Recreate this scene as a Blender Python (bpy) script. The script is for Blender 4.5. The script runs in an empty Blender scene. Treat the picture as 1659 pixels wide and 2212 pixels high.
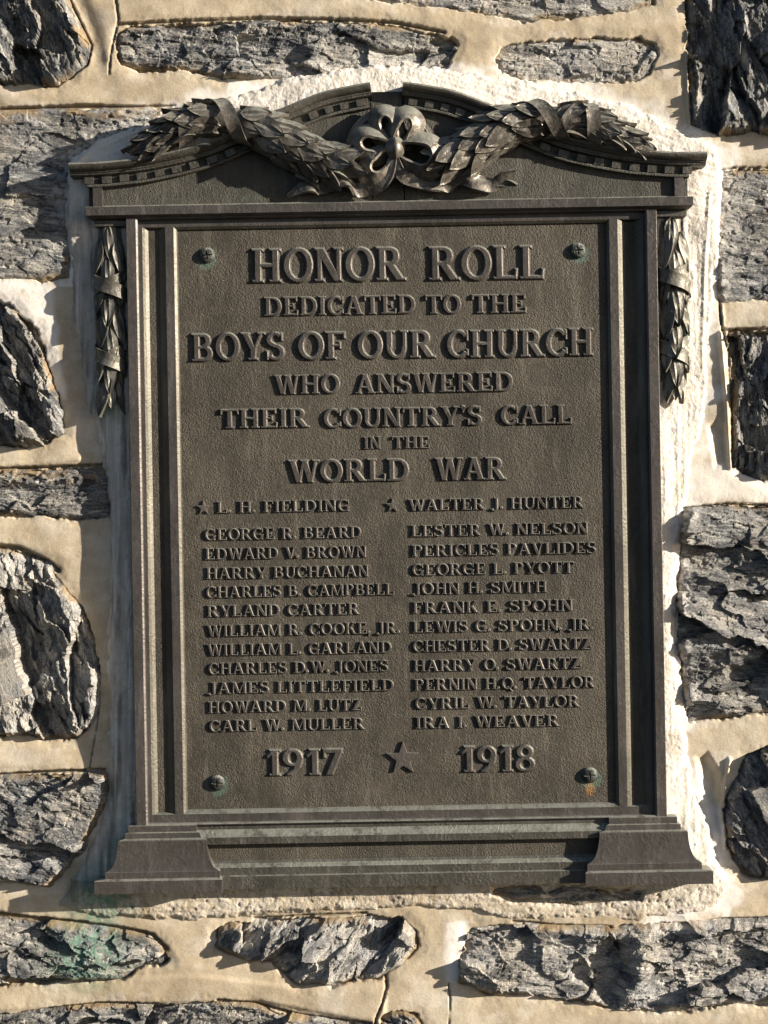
import bpy, math, random
import numpy as np
from mathutils import Vector, Matrix, Euler
from mathutils.geometry import delaunay_2d_cdt

random.seed(7)
SC = bpy.context.scene
COL = SC.collection
S = 2000.0          # working units (1/2000 m) per metre
D = 4000.0          # camera distance to the plaque's face plane, working units
HREF = 46.0
K = (D + HREF) / D

# ---------------------------------------------------------------- camera, sky, sun, exposure
cam_d = bpy.data.cameras.new('camera')
cam = bpy.data.objects.new('camera', cam_d)
COL.objects.link(cam)
cam.location = (0, -(D + HREF) / S, 0)
cam.rotation_euler = (math.radians(90), 0, 0)
cam_d.sensor_fit = 'VERTICAL'
cam_d.sensor_height = 24
cam_d.lens = 24 * D / 2212
cam_d.clip_start = 0.05
cam_d.clip_end = 500
SC.camera = cam

SUN_OUT, SUN_DOWN = math.radians(20), math.radians(15.5)   # out of the wall; in-plane slope of the light
to_sun = Vector((math.cos(SUN_OUT) * math.cos(SUN_DOWN), -math.sin(SUN_OUT), math.cos(SUN_OUT) * math.sin(SUN_DOWN)))
w = bpy.data.worlds.new('World')
SC.world = w
w.use_nodes = True
nt = w.node_tree
sky = nt.nodes.new('ShaderNodeTexSky')
sky.sky_type = 'NISHITA'
sky.sun_disc = False
sky.sun_elevation = math.asin(to_sun.z)
sky.sun_rotation = math.atan2(to_sun.x, to_sun.y)
sky.air_density = 0.6
sky.dust_density = 0.5
bg = nt.nodes['Background']
bg.inputs['Strength'].default_value = 0.05
nt.links.new(sky.outputs[0], bg.inputs[0])
sd = bpy.data.lights.new('sun', 'SUN')
sd.energy = 5.0
sd.angle = math.radians(0.5)
sd.color = (1.0, 0.90, 0.74)
sun = bpy.data.objects.new('sun', sd)
COL.objects.link(sun)
sun.rotation_euler = to_sun.to_track_quat('Z', 'Y').to_euler()
sun.location = to_sun * 5
SC.view_settings.view_transform = 'Standard'
SC.view_settings.look = 'None'
SC.view_settings.exposure = 1.0
SC.view_settings.gamma = 1.0

# ---------------------------------------------------------------- numpy noise
def _h(ix, iy, s):
    n = (ix.astype(np.int64) * 374761393 + iy.astype(np.int64) * 668265263 + s * 974634777) & 0xffffffff
    n = ((n ^ (n >> 13)) * 1274126177) & 0xffffffff
    n = n ^ (n >> 16)
    return (n & 0xffffff) / float(0xffffff)

def vnoise(x, y, s=0):
    ix = np.floor(x); iy = np.floor(y)
    fx = x - ix; fy = y - iy
    fx = fx * fx * fx * (fx * (fx * 6 - 15) + 10); fy = fy * fy * fy * (fy * (fy * 6 - 15) + 10)
    a = _h(ix, iy, s); b = _h(ix + 1, iy, s); c = _h(ix, iy + 1, s); d = _h(ix + 1, iy + 1, s)
    return (a + (b - a) * fx + (c - a) * fy + (a - b - c + d) * fx * fy) * 2 - 1

def fbm(x, y, s=0, o=4, g=0.5):
    r = 0; a = 1; t = 0
    for i in range(o):
        r = r + a * vnoise(x + i * 17.3, y - i * 9.1, s + i); t += a; a *= g
        x = x * 2.03 + y * 0.17; y = y * 2.03 - x * 0.04
    return r / t

def facets(x, y, s=0, slope=0.9):
    """broken rock: every cell a tilted plane; returns height and the distance to the cell border"""
    ix = np.floor(x); iy = np.floor(y)
    best = np.full(x.shape, 1e9); sec = np.full(x.shape, 1e9); hh = np.zeros(x.shape)
    for dx in (-1, 0, 1):
        for dy in (-1, 0, 1):
            cx = ix + dx; cy = iy + dy
            px = cx + _h(cx, cy, s); py = cy + _h(cx, cy, s + 1)
            d = (px - x) ** 2 + (py - y) ** 2
            sx = (_h(cx, cy, s + 2) - .5) * 2 * slope; sy = (_h(cx, cy, s + 3) - .5) * 2 * slope
            off = _h(cx, cy, s + 4) - .5
            v = off + (x - px) * sx + (y - py) * sy
            m = d < best
            sec = np.where(m, best, np.minimum(sec, d)); hh = np.where(m, v, hh); best = np.where(m, d, best)
    return hh, np.sqrt(sec) - np.sqrt(best)

def sstep(a, b, x):
    t = np.clip((x - a) / (b - a), 0, 1)
    return t * t * (3 - 2 * t)

def sdf(poly, X, Y):
    """signed distance, negative inside"""
    P = np.array(poly, float); n = len(P)
    d2 = np.full(X.shape, 1e18); ins = np.zeros(X.shape, bool)
    for i in range(n):
        x0, y0 = P[i]; x1, y1 = P[(i + 1) % n]
        ex, ey = x1 - x0, y1 - y0
        t = np.clip(((X - x0) * ex + (Y - y0) * ey) / (ex * ex + ey * ey), 0, 1)
        d2 = np.minimum(d2, (X - x0 - t * ex) ** 2 + (Y - y0 - t * ey) ** 2)
        if y0 != y1:
            c = ((y0 > Y) != (y1 > Y)) & (X < ex * (Y - y0) / ey + x0)
            ins ^= c
    d = np.sqrt(d2)
    return np.where(ins, -d, d)

def pline(pts, X, Y):
    d2 = np.full(X.shape, 1e18)
    for (x0, y0), (x1, y1) in zip(pts[:-1], pts[1:]):
        ex, ey = x1 - x0, y1 - y0
        t = np.clip(((X - x0) * ex + (Y - y0) * ey) / (ex * ex + ey * ey), 0, 1)
        d2 = np.minimum(d2, (X - x0 - t * ex) ** 2 + (Y - y0 - t * ey) ** 2)
    return np.sqrt(d2)

# ---------------------------------------------------------------- material helpers
class NT:
    def __init__(s, name):
        s.m = bpy.data.materials.new(name); s.m.use_nodes = True
        s.t = s.m.node_tree; s.b = s.t.nodes['Principled BSDF']
    def n(s, typ, **kw):
        n = s.t.nodes.new(typ)
        for k, v in kw.items(): setattr(n, k, v)
        return n
    def l(s, a, b): s.t.links.new(a, b)
    def val(s, inp, v):
        if isinstance(v, bpy.types.NodeSocket): s.l(v, inp)
        else: inp.default_value = v
    def noise(s, vec, scale, detail=6, rough=.55, dist=0, typ='FBM'):
        n = s.n('ShaderNodeTexNoise'); s.l(vec, n.inputs['Vector'])
        n.inputs['Scale'].default_value = scale; n.inputs['Detail'].default_value = detail
        n.inputs['Roughness'].default_value = rough; n.inputs['Distortion'].default_value = dist
        return n.outputs['Fac']
    def ramp(s, fac, stops, interp='LINEAR'):
        r = s.n('ShaderNodeValToRGB'); r.color_ramp.interpolation = interp
        e = r.color_ramp.elements
        while len(e) < len(stops): e.new(0.5)
        for el, (p, c) in zip(e, stops):
            el.position = p; el.color = (*c, 1) if len(c) == 3 else c
        s.l(fac, r.inputs[0]); return r.outputs[0]
    def r01(s, fac, a, b):
        m = s.n('ShaderNodeMapRange'); m.interpolation_type = 'SMOOTHSTEP'
        s.l(fac, m.inputs[0]); m.inputs[1].default_value = a; m.inputs[2].default_value = b
        return m.outputs[0]
    def mix(s, fac, a, b, bt='MIX'):
        m = s.n('ShaderNodeMix', data_type='RGBA', blend_type=bt)
        s.val(m.inputs[0], fac); s.val(m.inputs[6], a if not isinstance(a, tuple) else (*a, 1)); s.val(m.inputs[7], b if not isinstance(b, tuple) else (*b, 1))
        return m.outputs[2]
    def math(s, op, a, b=0.0, clamp=False):
        m = s.n('ShaderNodeMath', operation=op, use_clamp=clamp); s.val(m.inputs[0], a); s.val(m.inputs[1], b)
        return m.outputs[0]
    def mapping(s, vec, scale):
        m = s.n('ShaderNodeMapping'); s.l(vec, m.inputs[0]); m.inputs['Scale'].default_value = scale
        return m.outputs[0]
    def bump(s, h, dist, strength=1.0, prev=None):
        b = s.n('ShaderNodeBump'); b.inputs['Strength'].default_value = strength; b.inputs['Distance'].default_value = dist
        s.l(h, b.inputs['Height'])
        if prev is not None: s.l(prev, b.inputs['Normal'])
        return b.outputs[0]
    def attr(s, name):
        a = s.n('ShaderNodeAttribute'); a.attribute_name = name; return a
    def pos(s): return s.n('ShaderNodeNewGeometry').outputs['Position']

def sep(N, col):
    q = N.n('ShaderNodeSeparateColor'); N.l(col, q.inputs[0]); return q.outputs

def stone_material(name, stops, white=0.5):
    N = NT(name)
    uv = N.n('ShaderNodeUVMap'); uv.uv_map = 'grain'; uv = uv.outputs[0]
    a = N.noise(N.mapping(uv, (1.0, 3.6, 1)), 1.5, 9, .72, .8)
    b = N.noise(N.mapping(uv, (2.4, 6, 1)), 5.0, 6, .8, .3)
    c = N.noise(N.mapping(uv, (1, 1.7, 1)), 20.0, 3, .9)
    f = N.math('ADD', N.math('MULTIPLY', a, .42), N.math('ADD', N.math('MULTIPLY', b, .28), N.math('MULTIPLY', c, .30)))
    col = N.ramp(f, stops)
    # pale quartz streaks and flecks
    q = N.noise(N.mapping(uv, (.55, 5, 1)), 2.1, 10, .72, .9)
    qm = N.r01(q, .53, .63)
    col = N.mix(N.math('MULTIPLY', qm, white), col, (.74, .72, .68))
    fl = N.r01(N.noise(uv, 34.0, 2, .9), .60, .74)
    col = N.mix(N.math('MULTIPLY', fl, .6 * white + .25), col, (.80, .76, .68))
    dk = N.r01(N.noise(N.mapping(uv, (1.4, 2.6, 1)), 13.0, 5, .85, .3), .53, .62)
    col = N.mix(N.math('MULTIPLY', dk, .8), col, (.016, .017, .02))
    z = N.noise(N.mapping(uv, (.8, 1.6, 1)), 1.6, 4, .6, .6)
    col = N.mix(N.math('MULTIPLY', N.r01(z, .54, .64), .72), col, N.mix(c, (.012, .014, .02), (.10, .105, .12)))
    col = N.mix(N.math('MULTIPLY', N.r01(z, .46, .36), .45), col, N.mix(c, (.30, .29, .28), (.85, .82, .76)))
    col = N.mix(N.math('MULTIPLY', N.r01(N.noise(uv, 3.1, 6, .75), .60, .68), .5), col, (.30, .20, .10))
    # blue-grey versus warm
    t = N.noise(uv, .9, 3)
    col = N.mix(.55, col, N.ramp(t, [(.35, (.92, .96, 1.03)), (.60, (1.08, 1.0, .88))]), 'MULTIPLY')
    k = sep(N, N.attr('mask').outputs['Color'])
    och = N.mix(N.noise(uv, 7, 5, .7), (.20, .13, .06), (.52, .39, .23))
    col = N.mix(k[0], col, och)
    col = N.mix(k[1], col, (.74, .71, .68))
    col = N.mix(N.math('MULTIPLY', k[2], N.r01(N.noise(uv, 6, 5, .75), .38, .62)), col, (.16, .34, .26))
    N.l(col, N.b.inputs['Base Color'])
    N.b.inputs['Roughness'].default_value = .72
    N.b.inputs['Specular IOR Level'].default_value = .35
    h = N.math('ADD', N.noise(N.mapping(uv, (1, 2.4, 1)), 12, 6, .8), N.math('MULTIPLY', N.noise(uv, 34, 3, .9), .8))
    N.l(N.bump(h, .0022, 1.0), N.b.inputs['Normal'])
    return N.m

M_STONE = {
    'dark': stone_material('schist_dark', [(.37, (.014, .016, .02)), (.46, (.09, .095, .105)), (.54, (.28, .285, .29)), (.64, (.62, .61, .59))], .65),
    'mid': stone_material('schist_grey', [(.37, (.018, .02, .026)), (.46, (.11, .115, .13)), (.54, (.33, .33, .33)), (.64, (.68, .66, .63))], .7),
    'light': stone_material('schist_pale', [(.36, (.03, .033, .042)), (.44, (.17, .175, .19)), (.52, (.44, .43, .42)), (.60, (.78, .74, .69))], .9),
}

def mortar_material(name, rough_sand=False):
    N = NT(name)
    p = N.pos()
    big = N.noise(p, 9, 5, .6)
    fine = N.noise(p, 60, 6, .65)
    col = N.ramp(N.math('ADD', N.math('MULTIPLY', big, .65), N.math('MULTIPLY', fine, .35)),
                 [(.30, (.36, .285, .195)), (.47, (.48, .40, .295)), (.56, (.56, .485, .375)), (.72, (.66, .60, .50))])
    col = N.mix(N.math('MULTIPLY', N.r01(N.noise(p, 26, 5, .7), .60, .72), .35), col, (.26, .22, .17))
    sp = N.noise(p, 700, 3, .8)
    col = N.mix(.5, col, N.ramp(sp, [(.36, (.72, .68, .62)), (.5, (1, 1, 1)), (.64, (1.2, 1.2, 1.22))]), 'MULTIPLY')
    col = N.mix(N.math('MULTIPLY', N.r01(N.noise(p, 240, 3, .7), .66, .72), .6), col, (.20, .16, .12))
    k = sep(N, N.attr('mask').outputs['Color'])
    st = N.noise(p, 130, 4, .8)
    white = N.mix(N.math('MULTIPLY', N.r01(st, .56, .70), .5), (.82, .775, .735), (.40, .36, .33))
    wm = N.math('MULTIPLY', k[1], N.math('ADD', .72, N.math('MULTIPLY', N.r01(N.noise(p, 45, 6, .7), .35, .55), .28)), True)
    col = N.mix(wm, col, white)
    dirt_and_grey = N.mix(N.noise(p, 90, 4, .8), (.03, .03, .028), (.22, .17, .11))
    col = N.mix(k[0], col, dirt_and_grey)
    g = N.math('MULTIPLY', k[2], N.r01(N.noise(p, 110, 5, .8), .36, .58))
    col = N.mix(g, col, (.10, .27, .20))
    N.l(col, N.b.inputs['Base Color'])
    N.b.inputs['Roughness'].default_value = .85
    N.b.inputs['Specular IOR Level'].default_value = .25
    h = N.noise(p, 420 if not rough_sand else 260, 5, .7)
    nb = N.bump(h, .0004 if not rough_sand else .0016, .8)
    nb = N.bump(N.noise(p, 30 if not rough_sand else 55, 4, .5), .003 if not rough_sand else .006, .6, nb)
    N.l(nb, N.b.inputs['Normal'])
    return N.m

M_MORTAR = mortar_material('tan_mortar')
M_BED = mortar_material('limewashed_mortar', True)

ROT = math.radians(1.0)
def photo_uv(x, y):      # position on the picture plane -> plaque's own upright coordinates
    a, b = x - 860, y - 1100
    return 860 + a * math.cos(ROT) - b * math.sin(ROT), 1100 + a * math.sin(ROT) + b * math.cos(ROT)
def uv_photo(u, v):
    a, b = u - 860, v - 1100
    return 860 + a * math.cos(ROT) + b * math.sin(ROT), 1100 - a * math.sin(ROT) + b * math.cos(ROT)
def wallpt(x, y, h=0):
    return ((x - 829.5) / S * K, -h / S, (1106 - y) / S * K)
def screenworld(x, y):
    return ((x - 829.5) / S, -HREF / S, (1106 - y) / S)

SCREWS = [photo_uv(445, 549), photo_uv(1250, 539), photo_uv(467, 1694), photo_uv(1276, 1677)]

def bronze(name, dark, lite, grain, gd, rough=.5, metal=.35, verd=0.0, screws=False, fleck=True):
    N = NT(name)
    p = N.pos()
    a = N.noise(p, 14, 6, .6); b = N.noise(p, 160, 4, .7)
    f = N.math('ADD', N.math('MULTIPLY', a, .6), N.math('MULTIPLY', b, .4))
    col = N.ramp(f, [(.38, dark), (.62, lite)])
    # vertical weather streaks
    col = N.mix(N.math('MULTIPLY', N.r01(N.noise(N.mapping(p, (1, 1, .12)), 90, 4, .7), .52, .68), .28), col, tuple(min(1, c * 1.9 + .02) for c in lite))
    rn = N.r01(N.noise(N.mapping(p, (1, 1, .25)), 16, 6, .7, .5), .46, .66)
    col = N.mix(N.math('MULTIPLY', rn, .42), col, tuple(c * .45 for c in dark))
    if fleck:
        col = N.mix(N.math('MULTIPLY', N.r01(N.noise(p, 420, 2, .6), .70, .76), .5), col, (.35, .36, .33))
    vm = N.math('MULTIPLY', N.r01(N.noise(p, 30, 7, .75), .60, .72), .5 * verd)
    if screws:
        for (su, sv) in SCREWS:
            x, y = uv_photo(su, sv); W = screenworld(x + 2, y + 6)
            dn = N.n('ShaderNodeVectorMath', operation='DISTANCE'); N.l(N.mapping(p, (1, 0, 1)), dn.inputs[0]); dn.inputs[1].default_value = (W[0], 0, W[2])
            d = N.math('ADD', dn.outputs['Value'], N.math('MULTIPLY', N.math('SUBTRACT', N.noise(p, 120, 5, .7), .5), .018))
            m = N.math('SUBTRACT', 1.0, N.r01(d, .0085, .0135))
            vm = N.math('MAXIMUM', vm, N.math('MULTIPLY', m, .32))
        x, y = uv_photo(*SCREWS[3]); W = screenworld(x + 1, y + 26)
        dn = N.n('ShaderNodeVectorMath', operation='DISTANCE'); N.l(N.mapping(p, (1.4, 0, .8)), dn.inputs[0]); dn.inputs[1].default_value = (W[0] * 1.4, 0, W[2] * .8)
        m = N.math('SUBTRACT', 1.0, N.r01(N.math('ADD', dn.outputs['Value'], N.math('MULTIPLY', N.noise(p, 200, 3), .006)), .005, .013))
        col = N.mix(N.math('MULTIPLY', m, .8), col, (.34, .17, .04))
    sx = N.n('ShaderNodeSeparateXYZ'); N.l(N.n('ShaderNodeNewGeometry').outputs['True Normal'], sx.inputs[0])
    dust = N.math('MULTIPLY', N.r01(sx.outputs[2], .30, .62), N.math('MULTIPLY', N.r01(N.noise(p, 70, 4, .7), .25, .55), .75))
    col = N.mix(dust, col, (.36, .37, .33))
    col = N.mix(vm, col, (.13, .26, .21))
    N.l(col, N.b.inputs['Base Color'])
    N.b.inputs['Metallic'].default_value = metal
    N.b.inputs['Specular IOR Level'].default_value = .35
    N.l(N.math('ADD', rough - .12, N.math('MULTIPLY', b, .28)), N.b.inputs['Roughness'])
    h = N.noise(p, grain, 3, .6)
    h = N.math('MULTIPLY', N.r01(h, .30, .80), N.math('ADD', .5, N.r01(N.noise(p, 40, 3, .6), .35, .65)))
    nb = N.bump(h, gd, 1.0)
    N.l(nb, N.b.inputs['Normal'])
    return N.m

B_CAST = bronze('bronze_cast_field', (.055, .048, .039), (.099, .087, .069), 600, .00050, .55, .2, .10, True)
B_TYMP = bronze('bronze_cast_gable', (.052, .049, .042), (.090, .085, .073), 600, .00050, .55, .2, .5)
B_FACE = bronze('bronze_smooth', (.070, .062, .058), (.112, .100, .094), 300, .0002, .42, .35, .12)
B_EDGE = bronze('bronze_moulding', (.070, .065, .056), (.115, .107, .093), 300, .0003, .42, .35, .22)
B_BEV = bronze('bronze_bevel', (.070, .065, .053), (.112, .104, .086), 300, .00015, .45, .45, .15)
B_ORN = bronze('bronze_ornament', (.060, .054, .047), (.20, .178, .155), 120, .0005, .42, .4, .12)
B_DROP = bronze('bronze_drop', (.060, .057, .050), (.19, .178, .152), 120, .0005, .46, .35, .5)
B_LET = bronze('bronze_letters', (.072, .064, .058), (.118, .106, .096), 420, .0002, .45, .42, .05, False, False)
B_STAR = bronze('bronze_star', (.100, .088, .080), (.150, .134, .122), 420, .0002, .45, .42, .0, False, False)
B_SCREW = bronze('screw_head_patina', (.042, .045, .042), (.080, .085, .077), 300, .0006, .5, .4, .4, False, False)

# ---------------------------------------------------------------- object helpers
def newobj(name, mesh, parent=None, mat=None):
    o = bpy.data.objects.new(name, mesh); COL.objects.link(o)
    if parent is not None: o.parent = parent
    if mat is not None and mesh is not None and not mesh.materials: mesh.materials.append(mat)
    return o
def mesh_from(name, V, F):
    m = bpy.data.meshes.new(name); m.from_pydata([tuple(v) for v in V], [], F); m.update(); return m
def fixnormals(m):
    import bmesh
    b = bmesh.new(); b.from_mesh(m); bmesh.ops.remove_doubles(b, verts=b.verts, dist=1e-7); bmesh.ops.recalc_face_normals(b, faces=b.faces); b.to_mesh(m); b.free()

def field_mesh(name, xs, ys, H, keep, mask, grain=0.0, seed=0, smooth=True):
    """height field over the wall; keep = boolean per cell"""
    ny, nx = H.shape
    X, Y = np.meshgrid(xs, ys)
    idx = np.full(ny * nx, -1, np.int64)
    cj, ci = np.nonzero(keep)
    a = cj * nx + ci; q = np.stack([a + nx, a + nx + 1, a + 1, a], 1)
    used = np.unique(q); idx[used] = np.arange(len(used)); q = idx[q]
    px = (X.ravel()[used] - 829.5) / S * K; pz = (1106 - Y.ravel()[used]) / S * K; py = -H.ravel()[used] / S
    co = np.stack([px, py, pz], 1).astype(np.float32)
    m = bpy.data.meshes.new(name)
    m.vertices.add(len(used)); m.vertices.foreach_set('co', co.ravel())
    m.loops.add(q.size); m.loops.foreach_set('vertex_index', q.ravel().astype(np.int32))
    m.polygons.add(len(q)); m.polygons.foreach_set('loop_start', (np.arange(len(q)) * 4).astype(np.int32))
    m.polygons.foreach_set('use_smooth', np.full(len(q), smooth, bool))
    m.update(calc_edges=True)
    uvl = m.uv_layers.new(name='grain')
    ca, sa = math.cos(grain), math.sin(grain)
    gx = (X.ravel()[used] * ca + Y.ravel()[used] * sa) / 100 + seed * 13.7
    gy = (-X.ravel()[used] * sa + Y.ravel()[used] * ca) / 100 + seed * 7.3
    uv = np.stack([gx, gy], 1)[q.ravel()].astype(np.float32)
    uvl.data.foreach_set('uv', uv.ravel())
    at = m.attributes.new('mask', 'FLOAT_COLOR', 'POINT')
    mk = np.ones((len(used), 4), np.float32)
    for k in range(3): mk[:, k] = np.clip(mask[k], 0, 1).ravel()[used] if not np.isscalar(mask[k]) else mask[k]
    at.data.foreach_set('color', mk.ravel())
    return m

# ================================================================ THE WALL
wall = newobj('stone_wall', None)
wall['label'] = 'rough dark schist rubble wall with tan mortar joints behind the bronze plaque'
wall['category'] = 'wall'

L, R_, T_, B_ = -270, 1930, -270, 2480
# outline, grain angle (deg), kind, edge height, top height, facet amp, facet size, layer amp, extra
ST = [
 dict(p=[(L,T_),(150,T_),(140,-20),(152,10),(166,50),(190,98),(186,135),(152,168),(120,186),(60,182),(L,186)], g=70, m='dark', e=-14, t=16, fa=46, fs=80, la=9),
 dict(p=[(258,72),(275,58),(400,50),(560,44),(700,46),(829,52),(900,65),(950,75),(988,88),(985,110),(965,148),(900,150),(829,146),(700,164),(575,170),(470,168),(400,152),(300,152),(262,138),(250,100)], g=3, m='mid', e=-16, t=2, fa=22, fs=70, la=10),
 dict(p=[(740,T_),(1412,T_),(1411,6),(1354,24),(1239,38),(1129,45),(1030,24),(894,10),(760,-6)], g=2, m='light', e=-9, t=3, fa=8, fs=80, la=8),
 dict(p=[(L,T_),(250,T_),(700,T_),(710,-60),(560,-40),(270,-45),(190,-60),(180,T_+60)], g=2, m='mid', e=-9, t=3, fa=8, fs=80, la=8, skip=True),
 dict(p=[(1072,125),(1085,102),(1105,93),(1209,84),(1379,83),(1411,95),(1421,120),(1404,160),(1379,172),(1319,180),(1229,176),(1129,172),(1082,158)], g=2, m='light', e=-12, t=-1, fa=10, fs=60, la=8),
 dict(p=[(1484,T_),(1482,0),(1486,120),(1490,220),(1494,268),(1529,288),(1579,292),(1624,285),(1700,300),(R_,300),(R_,T_)], g=78, m='dark', e=-16, t=18, fa=60, fs=85, la=12),
 dict(p=[(L,242),(100,238),(190,238),(300,235),(372,231),(330,270),(240,330),(170,370),(150,420),(150,500),(148,600),(90,606),(40,600),(L,612)], g=4, m='mid', e=-8, t=4, fa=10, fs=130, la=8),
 dict(p=[(L,640),(0,652),(25,663),(50,685),(82,712),(104,787),(119,841),(134,891),(136,935),(99,960),(50,963),(L,966)], g=62, m='mid', e=-10, t=30, fa=66, fs=70, la=12),
 dict(p=[(L,1019),(150,1014),(230,1010),(236,1060),(240,1115),(170,1122),(100,1115),(L,1113)], g=1, m='mid', e=-12, t=4, fa=8, fs=90, la=16),
 dict(p=[(L,1180),(25,1184),(75,1206),(114,1217),(122,1246),(149,1280),(176,1312),(190,1347),(205,1384),(216,1460),(214,1520),(190,1575),(168,1594),(115,1600),(60,1588),(L,1592)], g=72, m='light', e=-14, t=34, fa=62, fs=95, la=14),
 dict(p=[(L,1682),(66,1676),(172,1672),(228,1668),(236,1700),(230,1735),(204,1780),(182,1828),(145,1878),(106,1914),(80,1908),(33,1904),(L,1908)], g=12, m='mid', e=-10, t=26, fa=40, fs=95, la=9),
 dict(p=[(L,1970),(40,1980),(165,1997),(265,2010),(314,2017),(347,2037),(364,2073),(347,2086),(314,2086),(265,2115),(198,2118),(132,2120),(66,2126),(L,2136)], g=14, m='mid', e=-16, t=12, fa=34, fs=80, la=9, green=True),
 dict(p=[(L,2200),(40,2188),(100,2178),(230,2167),(330,2172),(460,2162),(549,2170),(600,2188),(700,2202),(790,2215),(800,B_),(L,B_)], g=-4, m='mid', e=-12, t=8, fa=28, fs=80, la=10),
 dict(p=[(468,2008),(480,1998),(549,1990),(670,1983),(770,1981),(868,1982),(898,2014),(904,2043),(870,2082),(840,2101),(815,2119),(767,2119),(713,2130),(676,2126),(644,2130),(615,2108),(585,2079),(540,2078),(500,2062),(465,2045)], g=-48, m='light', e=-14, t=12, fa=34, fs=75, la=10),
 dict(p=[(1014,2003),(1110,1996),(1209,2003),(1308,2003),(1420,1994),(1540,1990),(R_,1985),(R_,2180),(1659,2176),(1573,2169),(1474,2189),(1341,2182),(1242,2165),(1110,2146),(1069,2152),(993,2123),(996,2064)], g=1, m='light', e=-10, t=12, fa=32, fs=105, la=11, notch=True),
 dict(p=[(R_,1600),(1659,1612),(1612,1632),(1592,1686),(1570,1719),(1566,1762),(1571,1828),(1580,1861),(1606,1891),(1639,1901),(R_,1905)], g=58, m='mid', e=-16, t=16, fa=54, fs=80, la=12),
 dict(p=[(1476,1100),(1548,1092),(1635,1094),(R_,1100),(R_,1535),(1659,1541),(1590,1548),(1530,1556),(1484,1568),(1478,1530),(1472,1460),(1462,1390),(1456,1340),(1462,1260),(1466,1200),(1470,1130)], g=5, m='mid', e=-22, t=16, fa=38, fs=110, la=9),
 dict(p=[(1573,716),(1583,817),(1581,916),(1583,1008),(1605,1022),(1640,1036),(R_,1060),(R_,712)], g=88, m='dark', e=-26, t=6, fa=44, fs=70, la=14),
 dict(p=[(R_,364),(1600,368),(1564,372),(1557,420),(1552,494),(1549,560),(1550,640),(1562,653),(1620,648),(R_,638)], g=4, m='mid', e=-8, t=2, fa=12, fs=140, la=9),
 dict(p=[(1060,1912),(1200,1908),(1392,1922),(1384,1944),(1300,1950),(1250,1957),(1110,1947),(1062,1930)], g=3, m='mid', e=-4, t=8, fa=14, fs=60, la=8),
 dict(p=[(818,2230),(826,2200),(845,2186),(875,2184),(902,2196),(918,2222),(915,2300),(820,2300)], g=30, m='mid', e=-12, t=4, fa=20, fs=50, la=8),
 dict(p=[(1530,B_),(1530,2330),(1650,2300),(R_,2290),(R_,B_)], g=3, m='mid', e=-8, t=6, fa=20, fs=80, la=9, skip=True),
]
ST = [s for s in ST if not s.get('skip')]
MARG = 11

BED = [(152,352),(215,300),(300,262),(372,234),(450,212),(540,190),(620,170),(720,152),(829,140),(900,143),(1000,155),(1150,178),(1290,206),(1360,226),(1425,258),(1500,288),(1548,318),
       (1562,360),(1558,500),(1548,640),(1535,760),(1528,900),(1500,1000),(1478,1100),(1464,1200),(1456,1340),(1464,1430),(1478,1560),(1492,1680),(1525,1760),(1556,1860),(1584,1915),
       (1560,1955),(1480,1985),(1380,1992),(1240,1990),(1120,1988),(1000,1972),(900,1962),(800,1968),(560,1978),(440,1984),(300,1990),(220,1984),(150,1976),(118,1960),(150,1900),(200,1830),
       (228,1760),(236,1640),(230,1500),(226,1400),(236,1300),(238,1120),(226,1000),(212,940),(200,900),(178,870),(160,760),(152,640),(146,520),(144,420)]
PLQ = [(170,352),(300,338),(440,312),(600,240),(720,196),(850,180),(980,200),(1090,244),(1230,300),(1380,330),(1520,338),(1500,450),(1425,470),(1440,1770),(1530,1900),(215,1922),(290,1780),(275,480),(190,470)]

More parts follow.
